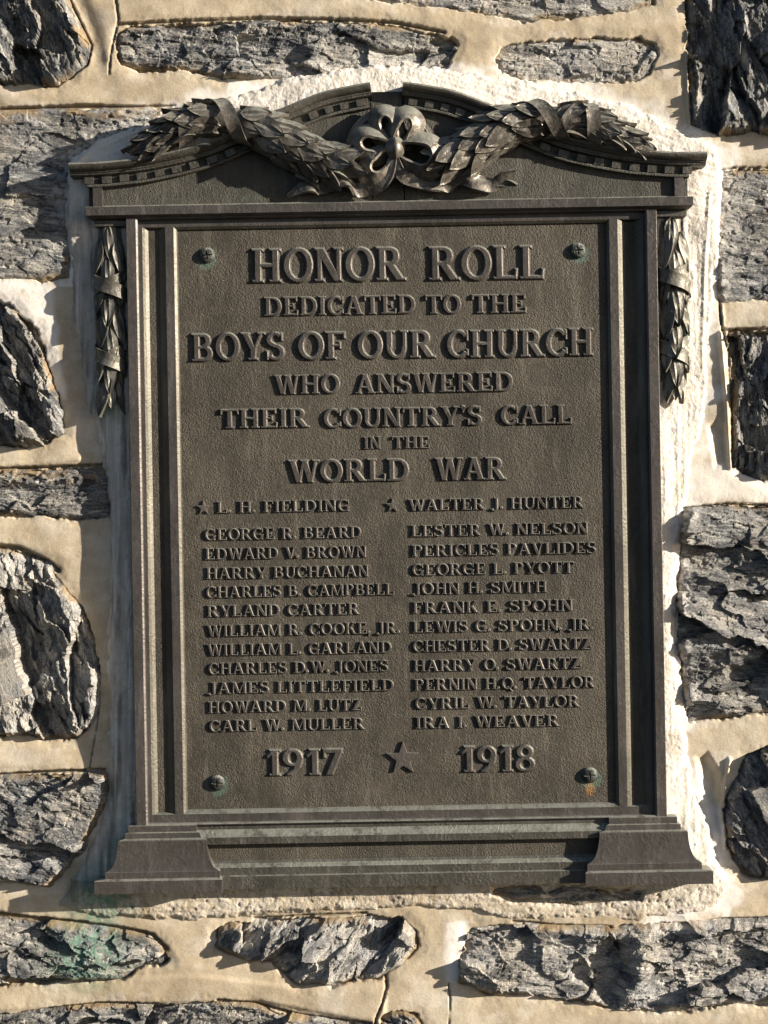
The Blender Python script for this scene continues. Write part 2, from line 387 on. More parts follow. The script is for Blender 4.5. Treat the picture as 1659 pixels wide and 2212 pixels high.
# ---- stones
for si, s in enumerate(ST):
    P = np.array(s['p'], float)
    x0, y0 = P.min(0) - 12; x1, y1 = P.max(0) + 12
    step = 2.4
    def axis(a, b, lo, hi):
        out = []
        c = a
        while c < b:
            out.append(c); c += step if lo - 12 <= c <= hi + 12 else 10
        return np.array(out)
    xs = axis(x0, x1, 0, 1659); ys = axis(y0, y1, 0, 2212)
    X, Y = np.meshgrid(xs, ys)
    d = -sdf(s['p'], X, Y)                      # positive inside
    g = math.radians(s['g'])
    ca, sa = math.cos(g), math.sin(g)
    U = X * ca + Y * sa; V = -X * sa + Y * ca
    wx = fbm(X / 60, Y / 60, si * 31 + 5, 3) * 22; wy = fbm(X / 60, Y / 60, si * 31 + 9, 3) * 22
    fs = s['fs']
    f1, b1 = facets((U + wx) / (fs * 1.8), (V + wy) / (fs * .8), si * 57 + 3, 1.15)
    f2, b2 = facets((U + wy) / (fs * .7), (V - wx) / (fs * .30), si * 57 + 23, 1.0)
    f3, b3 = facets((U + wy) / (fs * .22), (V + wx) / (fs * .12), si * 57 + 43, 1.0)
    lay = fbm(U / 70 + .3 * fbm(X / 40, Y / 40, 3, 2), V / 17 + .6 * fbm(X / 50, Y / 50, si + 4, 2), si * 7 + 1, 4, .62)
    lay = lay + .45 * np.round(lay * 3.5) / 3.5
    rough = fbm(X / 9, Y / 9, si + 77, 3, .7)
    pits = sstep(.32, .62, fbm(U / 26, V / 14, si + 201, 3, .6))
    h = s['fa'] * (.95 * f1 + .26 * f2 + .05 * f3) + s['la'] * .42 * lay + 1.25 * rough - pits * s['la'] * .5
    ed = sstep(-4, 13 if s['fa'] > 30 else 9, d + 4 * fbm(X / 22, Y / 22, si + 40, 3))
    T = s['t'] - (10 if s['t'] > 20 else 3); E0 = s['e'] * .75
    H = E0 + (T - E0) * ed + h * (.35 + .65 * ed)
    if s.get('notch'):                          # deep triangular chip on the long lower stone
        n = sdf([(1312,2008),(1345,2040),(1358,2080),(1368,2108),(1348,2130),(1345,2175),(1300,2168),(1262,2130),(1225,2108),(1232,2078),(1280,2050)], X, Y)
        H -= 34 * sstep(3, -14, n + 4 * fbm(X / 14, Y / 14, 5, 3))
        H += 26 * np.exp(-(((X - 1385) / 26) ** 2 + ((Y - 2075) / 60) ** 2))
    H = np.clip(H, s['e'] - 26, s['t'] + 30)
    och = .85 * sstep(14, 0, d + 8 * fbm(X / 18, Y / 18, si + 90, 3)) * (sstep(-.25, .25, fbm(X / 70, Y / 40, si + 91, 3)))
    if si in (5, 7): och = np.maximum(och, .8 * sstep(40, 8, Y - P[:, 1].min() + 14 * fbm(X / 30, Y / 12, 3, 3)) * sstep(-.5, .1, fbm(X / 40, Y / 15, 8, 3)))
    bd = sdf(BED, X, Y)
    wash = sstep(46, 0, bd + 30 * fbm(X / 30, Y / 30, 71, 4)) * .75 * sstep(-.45, .2, fbm(X / 8, Y / 8, 72, 3)) * ((Y < 480) | (X > 1400))
    gr = .95 * np.exp(-(((X - 190) / 75) ** 2 + ((Y - 2060) / 75) ** 2)) if s.get('green') else np.zeros_like(X)
    dj = d + 5 * fbm(X / 26, Y / 26, si + 11, 3) + 2.0 * fbm(X / 7, Y / 7, si + 12, 2)
    kv = d > -MARG - 5
    keep = kv[:-1, :-1] & kv[1:, :-1] & kv[:-1, 1:] & kv[1:, 1:]
    # sink the rim under the mortar
    H = np.where(d < 0, H - 10 * sstep(0, -10, d), H)
    m = field_mesh('stone', xs, ys, H, keep, (och, wash, gr), g, si, False)
    newobj('stone', m, wall, M_STONE[s['m']])

# ---- mortar sheet
def waxis(lo, hi, a, b, st):
    out = []; c = lo
    while c < hi:
        out.append(c); c += st if a - 8 <= c <= b + 8 else 12
    out.append(hi); return np.array(out)
xs = waxis(L, R_, 0, 1659, 2.6); ys = waxis(T_, B_, 0, 2212, 2.6)
X, Y = np.meshgrid(xs, ys)
E = np.full(X.shape, 1e3)      # distance to nearest stone, negative inside
for s in ST:
    P = np.array(s['p'], float)
    i0, i1 = np.searchsorted(xs, [P[:, 0].min() - 60, P[:, 0].max() + 60]); j0, j1 = np.searchsorted(ys, [P[:, 1].min() - 60, P[:, 1].max() + 60])
    sl = (slice(j0, j1), slice(i0, i1))
    E[sl] = np.minimum(E[sl], sdf(s['p'], X[sl], Y[sl]))
j = 6.5 * fbm(X / 30, Y / 26, 11, 3) + 3.4 * fbm(X / 8, Y / 8, 12, 3)
Ej = E + j
H = 5 * fbm(X / 190, Y / 130, 301, 3) + 1.5 * fbm(X / 60, Y / 48, 302, 2) + .08 * fbm(X / 6, Y / 6, 303, 2)
H += 3.0 * sstep(0, 26, Ej) - 1.5
crack = [([(832, 2098), (835, 2130), (826, 2165), (812, 2200), (806, 2240)], 2.6, 10), ([(968, 2125), (972, 2160), (969, 2230)], 1.4, 4),
         ([(0, 236), (95, 233), (180, 228), (280, 232), (375, 230)], 4, 14), ([(0, 1013), (110, 1009), (240, 1004)], 3, 14),
         ([(0, 1674), (90, 1668), (225, 1662)], 3, 13), ([(0, 1180), (40, 1184), (100, 1212), (125, 1232)], 5, 15),
         ([(1110, 1990), (1200, 1999), (1320, 2002)], 3, 8), ([(1480, 2000), (1560, 1986), (1700, 1984)], 3, 10), ([(1478, 1098), (1570, 1088), (1700, 1093)], 2.5, 12),
         ([(1554, 650), (1558, 700), (1575, 760), (1582, 900), (1583, 1010)], 2.4, 8), ([(120, 186), (150, 166), (188, 140), (196, 96), (170, 40), (150, 0)], 2.4, 10),
         ([(250, 0), (256, 40), (240, 110), (236, 160)], 1.8, 6), ([(1560, 366), (1590, 362), (1700, 362)], 2, 8), ([(1562, 712), (1600, 712), (1700, 708)], 3, 12),
         ([(255, 52), (400, 45), (560, 39), (700, 41), (850, 48), (960, 70)], 3, 10), ([(185, 1996), (265, 2006), (330, 2020), (360, 2050)], 4, 12),
         ([(0, 1976), (60, 1984), (185, 1996)], 5, 16), ([(549, 1984), (670, 1977), (790, 1972)], 2.5, 8), ([(0, 2200), (110, 2178), (230, 2166), (340, 2170)], 3, 12),
         ([(470, 2160), (560, 2170), (640, 2192), (800, 2212)], 3, 12), ([(190, 1680), (210, 1560), (214, 1500)], 1.4, 4)]
dirt_and_grey = np.zeros_like(X)
for pts, wd, dp in crack:
    dd = pline(pts, X, Y) + 1.6 * fbm(X / 9, Y / 9, 61, 3)
    H -= dp * sstep(wd * 1.5, wd * .3, dd)
    dirt_and_grey = np.maximum(dirt_and_grey, .75 * sstep(wd * 1.9, wd * .6, dd))
# rounded pointing ridges where two pours of mortar meet
for pts, wd, ht in [([(1484, -60), (1486, 60), (1483, 150), (1489, 275)], 3.0, 7), ([(1559, 660), (1562, 702)], 3, 3), ([(1556, 720), (1568, 860), (1577, 1010)], 4, 10),
                    ([(0, 1006), (110, 1001), (170, 990)], 8, 4), ([(170, 0), (186, 40), (205, 90), (212, 130)], 20, -9), ([(1575, 1640), (1566, 1700), (1562, 1760), (1568, 1830)], 4, 8)]:
    H += ht * np.exp(-(pline(pts, X, Y) / wd) ** 2)
# trowelled lips over the long stones below and steps between courses
H += 5 * sstep(8, -4, sdf([(-300, 2132), (430, 2108), (640, 2134), (830, 2125), (830, 2212), (560, 2160), (330, 2165), (-300, 2196)], X, Y))
H -= 14 * sstep(4, -18, sdf([(1500, 1632), (1528, 1622), (1556, 1668), (1562, 1740), (1560, 1800), (1545, 1790), (1515, 1715)], X, Y))
H -= 8 * sstep(6, -12, sdf([(1530, 920), (1550, 905), (1572, 930), (1576, 1000), (1545, 1010)], X, Y))
# ragged steep drop into the stones
H -= 30 * sstep(1.5, -4.0, Ej)
bd = sdf(BED, X, Y)
wn = fbm(X / 34, Y / 34, 71, 4)
side = ((Y < 620) | (X > 1380)).astype(float)
wash = sstep(40, -6, bd + 42 * wn) * side
wash = np.maximum(wash, 1.0 * sstep(12, -4, sdf([(-300, 612), (60, 606), (110, 622), (120, 700), (140, 860), (118, 830), (100, 740), (60, 690), (-300, 650)], X, Y) + 8 * wn))
wash = np.maximum(wash, .8 * sstep(16, -10, sdf([(1470, 990), (1600, 1020), (1700, 1050), (1700, 1085), (1560, 1080), (1470, 1092)], X, Y) + 10 * wn))
wash = np.maximum(wash, .95 * sstep(6, -8, sdf([(960, 1992), (1010, 1990), (1000, 2060), (985, 2125), (965, 2120), (962, 2060)], X, Y) + 6 * wn))
wash = np.maximum(wash, .25 * sstep(.1, .45, fbm(X / 60, Y / 40, 88, 4)))
dirt_and_grey = np.maximum(dirt_and_grey, .35 * sstep(8, -1, Ej) * sstep(-.1, .35, fbm(X / 50, Y / 50, 99, 3)))
gr = .8 * np.exp(-(((X - 205) / 60) ** 2 + ((Y - 1975) / 42) ** 2)) + .35 * np.exp(-(((X - 190) / 60) ** 2 + ((Y - 2130) / 16) ** 2))
kv = (Ej > -7) & (bd > -26)
keep = kv[:-1, :-1] | kv[1:, :-1] | kv[:-1, 1:] | kv[1:, 1:]
m = field_mesh('mortar', xs, ys, H, keep, (dirt_and_grey, wash, gr))
newobj('mortar', m, wall, M_MORTAR)

# ---- mortar bed (collar) round the plaque
xs = np.arange(105, 1600, 2.4); ys = np.arange(125, 2010, 2.4)
X, Y = np.meshgrid(xs, ys)
bd = sdf(BED, X, Y); pq = sdf(PLQ, X, Y)
bj = bd + 9 * fbm(X / 38, Y / 38, 401, 3) + 3.5 * fbm(X / 9, Y / 9, 402, 3)
near = np.clip(1 - pq / 95, 0, 1)
H = 5 + 14 * near ** 1.3
right = X > 1380; left = X < 320; top = Y < 470
vs = fbm(X / 7, Y / 120, 403, 4, .6)                     # brush strokes run along the edge
tang = np.where(X < 850, Y + (X - 300) * .32, Y - (X - 1400) * .30)
ts = fbm(X / 120, tang / 6, 404, 4, .6)
sand = fbm(X / 5.5, Y / 5.5, 405, 3, .7)
pit = sstep(.25, .6, fbm(X / 11, Y / 8, 406, 3, .6))
bot = Y > 1900
H += np.where(bot, 1.0 * sand - 2.2 * pit + 1.8 * fbm(X / 70, Y / 9, 407, 3), np.where(top, 1.7 * ts + 1.0 * sand - 1.0 * pit, 1.5 * vs + .9 * sand - 1.2 * pit))
H += 3 * fbm(X / 60, Y / 60, 408, 3)
for pts, wd, ht in [([(175, 345), (290, 290), (420, 238), (560, 196), (640, 178)], 3, 3.5), ([(1520, 1760), (1490, 1660), (1478, 1560)], 4, 4), ([(1530, 420), (1520, 620), (1516, 800)], 4, 3)]:
    H += ht * np.exp(-(pline(pts, X, Y) / wd) ** 2)
H -= 9 * sstep(-14, 0, bj) + 14 * sstep(-2, 4, bj)
H -= 12 * sstep(1330, 1300, X) * sstep(1330, 1000, X) * 0
st = sdf([(1060,1912),(1200,1908),(1392,1922),(1384,1944),(1300,1950),(1250,1957),(1110,1947),(1062,1930)], X, Y) + 4 * fbm(X / 12, Y / 12, 44, 3)
H -= 17 * sstep(4, -6, st)
wash = np.where(bot, .22 + .35 * sstep(0, .5, fbm(X / 50, Y / 30, 409, 4)), np.where(left & ~top, .80, .80))
wash = np.where(bot & (X > 1440), .55, wash)
wash = wash * (1 - .6 * sstep(.15, .5, fbm(X / 16, Y / 90, 410, 4))) if False else wash - .35 * sstep(.2, .5, fbm(X / 14, Y / 80, 410, 4)) * (~top)
dirt_and_grey = (.28 + .45 * sstep(.1, .5, fbm(X / 10, Y / 110, 411, 4)) - .25 * sstep(.1, .4, fbm(X / 7, Y / 160, 418, 3))) * sstep(320, 290, X) * sstep(400, 470, Y) + .35 * pit * bot  # left strip of the bed tinted darker and greyer in vertical streaks; bottom pits darker
gr = .95 * np.exp(-(((X - 220) / 62) ** 2 + ((Y - 1935) / 62) ** 2)) + .9 * np.exp(-(((X - 236) / 22) ** 2 + ((Y - 875) / 34) ** 2)) + .35 * np.exp(-(((X - 1528) / 14) ** 2 + ((Y - 1885) / 26) ** 2)) + .5 * np.exp(-(((X - 262) / 30) ** 2 + ((Y - 1820) / 70) ** 2))
kv = (bj < 7) & (pq > -40)
keep = kv[:-1, :-1] | kv[1:, :-1] | kv[:-1, 1:] | kv[1:, 1:]
m = field_mesh('mortar_bed', xs, ys, H, keep, (dirt_and_grey, wash, gr))
newobj('mortar_bed', m, wall, M_BED)

# ---- solid core of the wall behind the face
def box_mesh(name, a, b):
    (x0, y0, z0), (x1, y1, z1) = a, b
    V = [(x, y, z) for x in (x0, x1) for y in (y0, y1) for z in (z0, z1)]
    return mesh_from(name, V, [(0, 1, 3, 2), (4, 6, 7, 5), (0, 4, 5, 1), (2, 3, 7, 6), (0, 2, 6, 4), (1, 5, 7, 3)])
a = wallpt(L, B_); b = wallpt(R_, T_)
cm = box_mesh('wall_core', (a[0], 60 / S, a[2]), (b[0], .35, b[2]))
at = cm.attributes.new('mask', 'FLOAT_COLOR', 'POINT')
newobj('wall_core', cm, wall, M_MORTAR)

# ================================================================ THE PLAQUE
plaque = newobj('bronze_plaque', None)
X0 = screenworld(860, 1100)
plaque.location = (X0[0], 0, X0[2]); plaque.rotation_euler = (0, -ROT, 0)
plaque['label'] = 'dark bronze war memorial tablet with raised names, laurel garland and bow, screwed to the wall'
plaque['category'] = 'plaque'

HS = .82
def P(u, v, h): return ((u - 860) / S, -h * HS / S, (1100 - v) / S)

class MB:
    def __init__(s): s.V = []; s.F = []
    def quad(s, *p):
        n = len(s.V); s.V += [P(*q) for q in p]; s.F.append(tuple(range(n, n + len(p))))
    def build(s, name, mat, parent=plaque, smooth=False, label=None):
        m = mesh_from(name, s.V, s.F); fixnormals(m)
        o = newobj(name, m, parent, mat)
        if smooth: shade(m)
        if label: o['label'] = label
        return o
    def loft(s, lv, h0=-6):
        """lv: rows (v, uL, uR, h) from top down; closed solid standing on the wall"""
        v, a, b, h = lv[0]; s.quad((a, v, h0), (b, v, h0), (b, v, h), (a, v, h))
        for (v0, a0, b0, g0), (v1, a1, b1, g1) in zip(lv[:-1], lv[1:]):
            if (v0, a0, b0, g0) == (v1, a1, b1, g1): continue
            s.quad((a0, v0, g0), (b0, v0, g0), (b1, v1, g1), (a1, v1, g1))
            if v0 != v1:
                s.quad((a0, v0, h0), (a0, v0, g0), (a1, v1, g1), (a1, v1, h0)); s.quad((b0, v0, h0), (b0, v0, g0), (b1, v1, g1), (b1, v1, h0))
        v, a, b, h = lv[-1]; s.quad((a, v, h0), (b, v, h0), (b, v, h), (a, v, h))
    def rim(s, r0, h0, r1, h1):
        (a, t, b, c), (A, T, B, C) = r0, r1
        p = [(a, t), (b, t), (b, c), (a, c)]; q = [(A, T), (B, T), (B, C), (A, C)]
        for i in range(4):
            k = (i + 1) % 4
            s.quad((*p[i], h0), (*p[k], h0), (*q[k], h1), (*q[i], h1))
    def rect(s, r, h):
        a, t, b, c = r; s.quad((a, t, h), (b, t, h), (b, c, h), (a, c, h))

def shade(m, ang=40):
    m.polygons.foreach_set('use_smooth', [True] * len(m.polygons))
    import bmesh
    b = bmesh.new(); b.from_mesh(m)
    for e in b.edges:
        if len(e.link_faces) == 2 and e.calc_face_angle(0) > math.radians(ang): e.smooth = False
        elif len(e.link_faces) != 2: e.smooth = False
    b.to_mesh(m); b.free()

CU = 856.0
HP, HI, HO = 30, 41, 58            # panel, inner moulding, outer frame heights
f = MB()
f.rim((283, 459, 1429, 1775), -6, (283, 459, 1429, 1775), HO - 1)
f.rim((283, 459, 1429, 1775), HO - 1, (284, 460, 1428, 1774), HO)
f.rim((284, 460, 1428, 1774), HO, (304, 463, 1408, 1773), HO)
f.rim((304, 463, 1408, 1773), HO, (307.6, 465.5, 1404.4, 1770.5), HO - 3.4); f.rim((307.6, 465.5, 1404.4, 1770.5), HO - 3.4, (308, 466, 1404, 1770), HI)
f.build('outer_frame', B_FACE)
f = MB()                            # flat moulding ring with three openings
a, t, b, c = 308, 466, 1404, 1770
CH_L, CH_R, PN = (316, 480, 366, 1753), (1346, 480, 1396, 1753), (384, 480, 1328, 1753)
f.quad((a, t, HI), (b, t, HI), (b, 480, HI), (a, 480, HI)); f.quad((a, 1753, HI), (b, 1753, HI), (b, c, HI), (a, c, HI))
for (p, q) in ((308, 316), (366, 384), (1328, 1346), (1396, 1404)): f.quad((p, 480, HI), (q, 480, HI), (q, 1753, HI), (p, 1753, HI))
f.build('inner_moulding', B_FACE)
for r, (iL, iT, iR, iB) in ((CH_L, (12, 5, 15, 4)), (CH_R, (15, 5, 12, 4))):
    f = MB(); q = (r[0] + iL, r[1] + iT, r[2] - iR, r[3] - iB)
    mid = lambda k: tuple(r[i] + (q[i] - r[i]) * k for i in range(4))
    f.rim(r, HI, mid(.45), HI - 3.6); f.rim(mid(.45), HI - 3.6, q, HP)
    f.build('channel_bevel', B_BEV); f = MB()
    f.rect(q, HP); f.build('channel', B_CAST)
f = MB(); q = (392, 488, 1320, 1744)
mid = lambda k: tuple(PN[i] + (q[i] - PN[i]) * k for i in range(4))
f.rim(PN, HI, mid(.7), HI - 5); f.rim(mid(.7), HI - 5, q, HP)
f.build('panel_bevel', B_BEV)
f = MB(); f.rect(q, HP); f.build('inscription_panel', B_CAST)

# base
f = MB()
f.loft([(1772, 412, 1310, 47), (1774, 412, 1310, 49), (1786, 412, 1310, 49), (1789, 414, 1308, 53), (1797, 416, 1306, 60), (1801, 420, 1302, 66), (1816, 420, 1302, 66), (1816, 420, 1302, 44), (1854, 430, 1290, 44),
        (1860, 440, 1282, 47), (1866, 450, 1272, 56), (1868, 450, 1272, 58), (1884, 452, 1270, 58), (1886, 455, 1265, 66), (1913, 455, 1265, 66)])
f.build('base_rail', B_EDGE)
f = MB(); f.quad((438, 1817.5, 44.6), (1284, 1817.5, 44.6), (1284, 1853.5, 44.6), (438, 1853.5, 44.6)); f.build('base_frieze', B_CAST)
for sg in (-1, 1):
    f = MB()
    def lv(v, o, i, h):          # o, i: distance of outer / inner edge from the centre line
        return (v, CU + 3 - o, CU + 3 - i, h) if sg < 0 else (v, CU + 1 + i, CU + 1 + o, h)
    rows = [lv(1773, 592, 446, 62), lv(1774, 593, 446, 64), lv(1787, 593, 446, 64), lv(1789, 600, 440, 68), lv(1800, 600, 436, 69), lv(1803, 612, 424, 76)]
    for k in range(0, 13):
        q = k / 12; cv = 1 - math.sqrt(max(0, 1 - q ** 2.2))
        rows.append(lv(1805 + 64 * q, 614 + 26 * cv ** .85, 424 - 26 * cv ** .85, 77 + 5 * cv))
    rows += [lv(1871, 642, 396, 83), lv(1884, 642, 396, 83), lv(1887, 664, 392, 90), lv(1888, 665, 391, 91), lv(1915, 665, 391, 91)]
    f.loft(rows); f.build('plinth_block', B_FACE)

# entablature band
f = MB(); f.loft([(437, 198, 1507, 70), (438, 198, 1507, 72), (456, 198, 1507, 72), (458, 200, 1505, 66), (462, 206, 1500, 56)]); f.build('architrave', B_FACE)
for a, b in ((214, 282), (1430, 1496)):
    f = MB(); f.loft([(463, a, b, 40), (465, a, b, 44), (476, a, b, 44), (478, a + 4, b - 4, 34)]); f.build('drop_cap', B_EDGE)

# pediment curve
_c = [(30, 180), (60, 184), (111, 193), (142, 200), (187, 217), (245, 241), (310, 271), (385, 303), (450, 319), (527, 334), (614, 342), (700, 343)]
_ca = np.array([c[0] for c in _c], float); _cv = np.array([c[1] for c in _c], float)
_g = np.linspace(30, 700, 400); _gv = np.interp(_g, _ca, _cv)
_k = np.exp(-(np.arange(-30, 31) / 13.) ** 2); _k /= _k.sum()
_gv = np.convolve(np.pad(_gv, 30, mode='reflect', reflect_type='odd'), _k, 'valid')
def fc(a): return float(np.interp(abs(a), _g, _gv))
PC = 851.0
def cpt(a, n):       # a signed distance from the centre, n distance below the top edge along the normal
    e = .5; sl = (fc(abs(a) + e) - fc(abs(a) - e)) / (2 * e)
    l = math.hypot(1, sl); nx, ny = -sl / l, 1 / l
    s_ = 1 if a >= 0 else -1
    return PC + s_ * (abs(a) + nx * n), fc(a) + ny * n
f = MB()
top = [cpt(s_, 20) for s_ in np.linspace(-648, -36, 60)] + [(815, 196), (887, 196)] + [cpt(s_, 20) for s_ in np.linspace(36, 648, 60)]
for (u0, v0), (u1, v1) in zip(top[:-1], top[1:]):
    f.quad((u0, v0, 46), (u1, v1, 46), (u1, 438, 46), (u0, 438, 46))
    f.quad((u0, v0, -6), (u1, v1, -6), (u1, v1, 46), (u0, v0, 46))
for u, v in (top[0], top[-1]): f.quad((u, v, -6), (u, v, 46), (u, 438, 46), (u, 438, -6))
f.build('gable_panel', B_TYMP)
for sg in (-1, 1):
    prof = [(0, -6), (0, 80), (1.5, 85), (5, 88), (9, 87.5), (13, 84), (16, 79), (17, 75), (18, 70), (21, 70), (21, 67), (25, 66), (27, 62), (27.5, 56), (27.5, -6)]
    seg = np.linspace(36, 686, 90)
    def sweep(prof, seg, name, mat):
        f = MB(); rows = [[(*cpt(sg * a, n), h) for n, h in prof] for a in seg]
        for r0, r1 in zip(rows[:-1], rows[1:]):
            for i in range(len(prof)):
                k = (i + 1) % len(prof); f.quad(r0[i], r1[i], r1[k], r0[k])
        f.quad(*rows[0]); f.quad(*rows[-1][::-1])
        return f.build(name, mat, plaque, True)
    cor = sweep(prof, seg, 'cornice', B_EDGE)
    sweep([(27.4, -6), (27.4, 52), (46, 52), (46, 60), (47, 62), (51, 62), (52, 60), (52, -6)], np.linspace(44, 650, 80), 'dentil_band', B_TYMP)
    a = 62
    while a < 650:
        m = MB(); w2 = 9.5
        c0 = [cpt(sg * (a - w2), 30), cpt(sg * (a + w2), 30), cpt(sg * (a + w2), 44.5), cpt(sg * (a - w2), 44.5)]
        m.quad(*[(u, v, 63) for u, v in c0])
        for i in range(4):
            k = (i + 1) % 4; m.quad((*c0[i], 50), (*c0[k], 50), (*c0[k], 63), (*c0[i], 63))
        m.build('dentil', B_EDGE, cor); a += 36.5
    u0 = PC + sg * 638; u1 = PC + sg * 618
    f = MB(); f.loft([(fc(628) + 48, min(u0, u1), max(u0, u1), 59), (437.5, min(u0, u1), max(u0, u1), 59)], 40); f.build('gable_stile', B_FACE)
f = MB(); f.loft([(432.5, PC - 618, PC + 618, 50), (437.5, PC - 618, PC + 618, 56)], 40); f.build('gable_fillet', B_EDGE)

# ---------------------------------------------------------------- letters: own stroke alphabet
TK, TN, SF, SE = .20, .115, .065, .075
def rect(a, b, c, d): return [(a, b), (c, b), (c, d), (a, d)]
def line(x0, y0, x1, y1, w):
    hw = w / 2            # horizontal-cut stroke
    if abs(y1 - y0) < 1e-6: return rect(min(x0, x1), y0 - hw, max(x0, x1), y0 + hw)
    return [(x0 - hw, y0), (x0 + hw, y0), (x1 + hw, y1), (x1 - hw, y1)]
def arc(cx, cy, rx, ry, a0, a1, wv=TK, wh=TN, n=14):
    out = []
    for i in range(n):
        p = [math.radians(a0 + (a1 - a0) * (i + k) / n) for k in (0, 1)]
        out.append([(cx + rx * math.cos(p[0]), cy + ry * math.sin(p[0])), (cx + rx * math.cos(p[1]), cy + ry * math.sin(p[1])),
                    (cx + (rx - wv) * math.cos(p[1]), cy + (ry - wh) * math.sin(p[1])), (cx + (rx - wv) * math.cos(p[0]), cy + (ry - wh) * math.sin(p[0]))])
    return out
def stem(x, w=TK, y0=0, y1=1, top=1, bot=1):
    o = [rect(x, y0, x + w, y1)]
    if bot: o.append(rect(x - SE, y0, x + w + SE, y0 + SF))
    if top: o.append(rect(x - SE, y1 - SF, x + w + SE, y1))
    return o
def bowl(x, yc, ry, rx, n=12):       # right-hand bowl
    return arc(x, yc, rx, ry, -90, 90, TK, TN, n)
def tri(*p): return [list(p)]
G = {}
G['A'] = ([line(.13, 0, .43, 1, TN + .01), line(.76, 0, .45, 1.0, TK + .03), rect(.25, .28, .66, .28 + TN * .9), rect(0, 0, .27, SF), rect(.58, 0, .95, SF)], .93)
G['B'] = (stem(.08) + [rect(.2, 1 - TN, .42, 1), rect(.2, .5 - TN / 2, .46, .5 + TN / 2), rect(.2, 0, .46, TN)] + bowl(.42, .745, .255, .29) + bowl(.44, .275, .275, .34), .83)
G['C'] = (arc(.45, .5, .45, .52, 38, 322, TK, TN, 20) + [rect(.74, .62, .81, .97), rect(.75, .08, .82, .30)], .84)
G['D'] = (stem(.08) + [rect(.2, 1 - TN, .45, 1), rect(.2, 0, .45, TN)] + arc(.42, .5, .46, .5, -90, 90, TK, TN, 16), .92)
_e = [rect(.2, 1 - TN * .85, .68, 1), rect(.2, .5 - TN * .4, .52, .5 + TN * .4), rect(.46, .38, .53, .62), rect(.61, .76, .69, 1)]
G['E'] = (stem(.08) + _e + [rect(.2, 0, .70, TN * .85), tri((.63, 0), (.73, 0), (.75, .27), (.68, .27))[0]], .78)
G['F'] = (stem(.08) + _e, .72)
G['G'] = (arc(.45, .5, .45, .52, 40, 325, TK, TN, 20) + [rect(.62, .0, .82, .44), rect(.54, .38, .88, .45), rect(.74, .64, .81, .97)], .90)
G['H'] = (stem(.08) + stem(.62) + [rect(.2, .45, .7, .45 + TN)], .92)
G['I'] = (stem(.08), .38)
G['J'] = (stem(.26, TK, .05, 1, 1, 0) + arc(.17, .05, .29, .22, -180, 0, TK, TN, 10) + [arc(.03, .0, .10, .10, 0, 360, .099, .099, 8)[i] for i in range(8)], .56)
G['K'] = (stem(.08) + [line(.3, .42, .68, 1, TN + .02), line(.72, 0, .40, .58, TK + .03), rect(.56, 1 - SF, .84, 1), rect(.56, 0, .92, SF)], .90)
G['L'] = (stem(.08) + [rect(.2, 0, .66, TN * .85), [(.60, 0), (.70, 0), (.73, .30), (.66, .30)]], .74)
G['M'] = ([line(.12, 0, .16, 1, TN)] + stem(.86, TK, 0, 1, 0, 1) + [line(.20, 1, .53, .05, TK + .02), line(.53, .05, .90, 1, TN), rect(0, 0, .25, SF), rect(.02, 1 - SF, .3, 1), rect(.82, 1 - SF, 1.12, 1)], 1.12)
G['N'] = (stem(.08, TN + .02, 0, 1, 1, 1) + stem(.68, TN + .02, 0, 1, 1, 0) + [line(.15, 1, .72, 0, TK + .05)], .90)
G['O'] = (arc(.46, .5, .46, .52, 0, 360, TK, TN, 26), .92)
G['P'] = (stem(.08) + [rect(.2, 1 - TN, .42, 1), rect(.2, .42, .42, .42 + TN)] + bowl(.40, .71, .29, .33), .76)
G['Q'] = (G['O'][0] + [line(.50, .22, .82, -.18, .15)], .92)
G['R'] = (stem(.08) + [rect(.2, 1 - TN, .42, 1), rect(.2, .44, .44, .44 + TN)] + bowl(.40, .72, .28, .32) + [line(.42, .48, .74, .0, TK + .05), rect(.62, 0, .92, SF)], .90)
G['S'] = (arc(.35, .74, .33, .28, 35, 265, TK * .95, TN, 14) + arc(.35, .27, .35, .29, -145, 85, TK * .95, TN, 14) + [[(.10, .62), (.30, .44), (.42, .44), (.56, .40), (.50, .54), (.36, .57), (.24, .66)], rect(.56, .70, .63, .99), rect(.02, .01, .09, .32)], .72)
G['T'] = (stem(.32, TK, 0, 1, 0, 1) + [rect(.02, 1 - TN * .9, .82, 1), [(.0, .74), (.06, .74), (.12, 1), (.02, 1)], [(.78, .74), (.84, .74), (.82, 1), (.72, 1)]], .84)
G['U'] = (stem(.08, TK, .38, 1, 1, 0) + stem(.66, TN + .02, .38, 1, 1, 0) + arc(.44, .40, .36, .42, -180, 0, TK * .85, TN, 14), .88)
G['V'] = ([line(.16, 1, .46, 0, TK + .03), line(.74, 1, .48, 0, TN), rect(0, 1 - SF, .34, 1), rect(.62, 1 - SF, .90, 1)], .88)
G['W'] = ([line(.15, 1, .40, 0, TK + .02), line(.62, 1, .42, 0, TN), line(.64, 1, .88, 0, TK + .02), line(1.10, 1, .90, 0, TN), rect(0, 1 - SF, .32, 1), rect(.48, 1 - SF, .80, 1), rect(.98, 1 - SF, 1.24, 1)], 1.22)
G['X'] = ([line(.14, 1, .72, 0, TK), line(.74, 1, .12, 0, TN)], .88)
G['Y'] = (stem(.34, TK, 0, .45, 0, 1) + [line(.14, 1, .44, .38, TK + .02), line(.76, 1, .48, .38, TN), rect(0, 1 - SF, .32, 1), rect(.62, 1 - SF, .90, 1)], .88)
G['Z'] = ([rect(.04, 1 - TN, .74, 1), rect(.02, 0, .76, TN), line(.62, 1, .14, 0, TK + .05), rect(.02, .74, .09, 1), rect(.70, 0, .77, .28)], .80)
dot = lambda cx, cy, r: arc(cx, cy, r, r, 0, 360, r * .98, r * .98, 10)
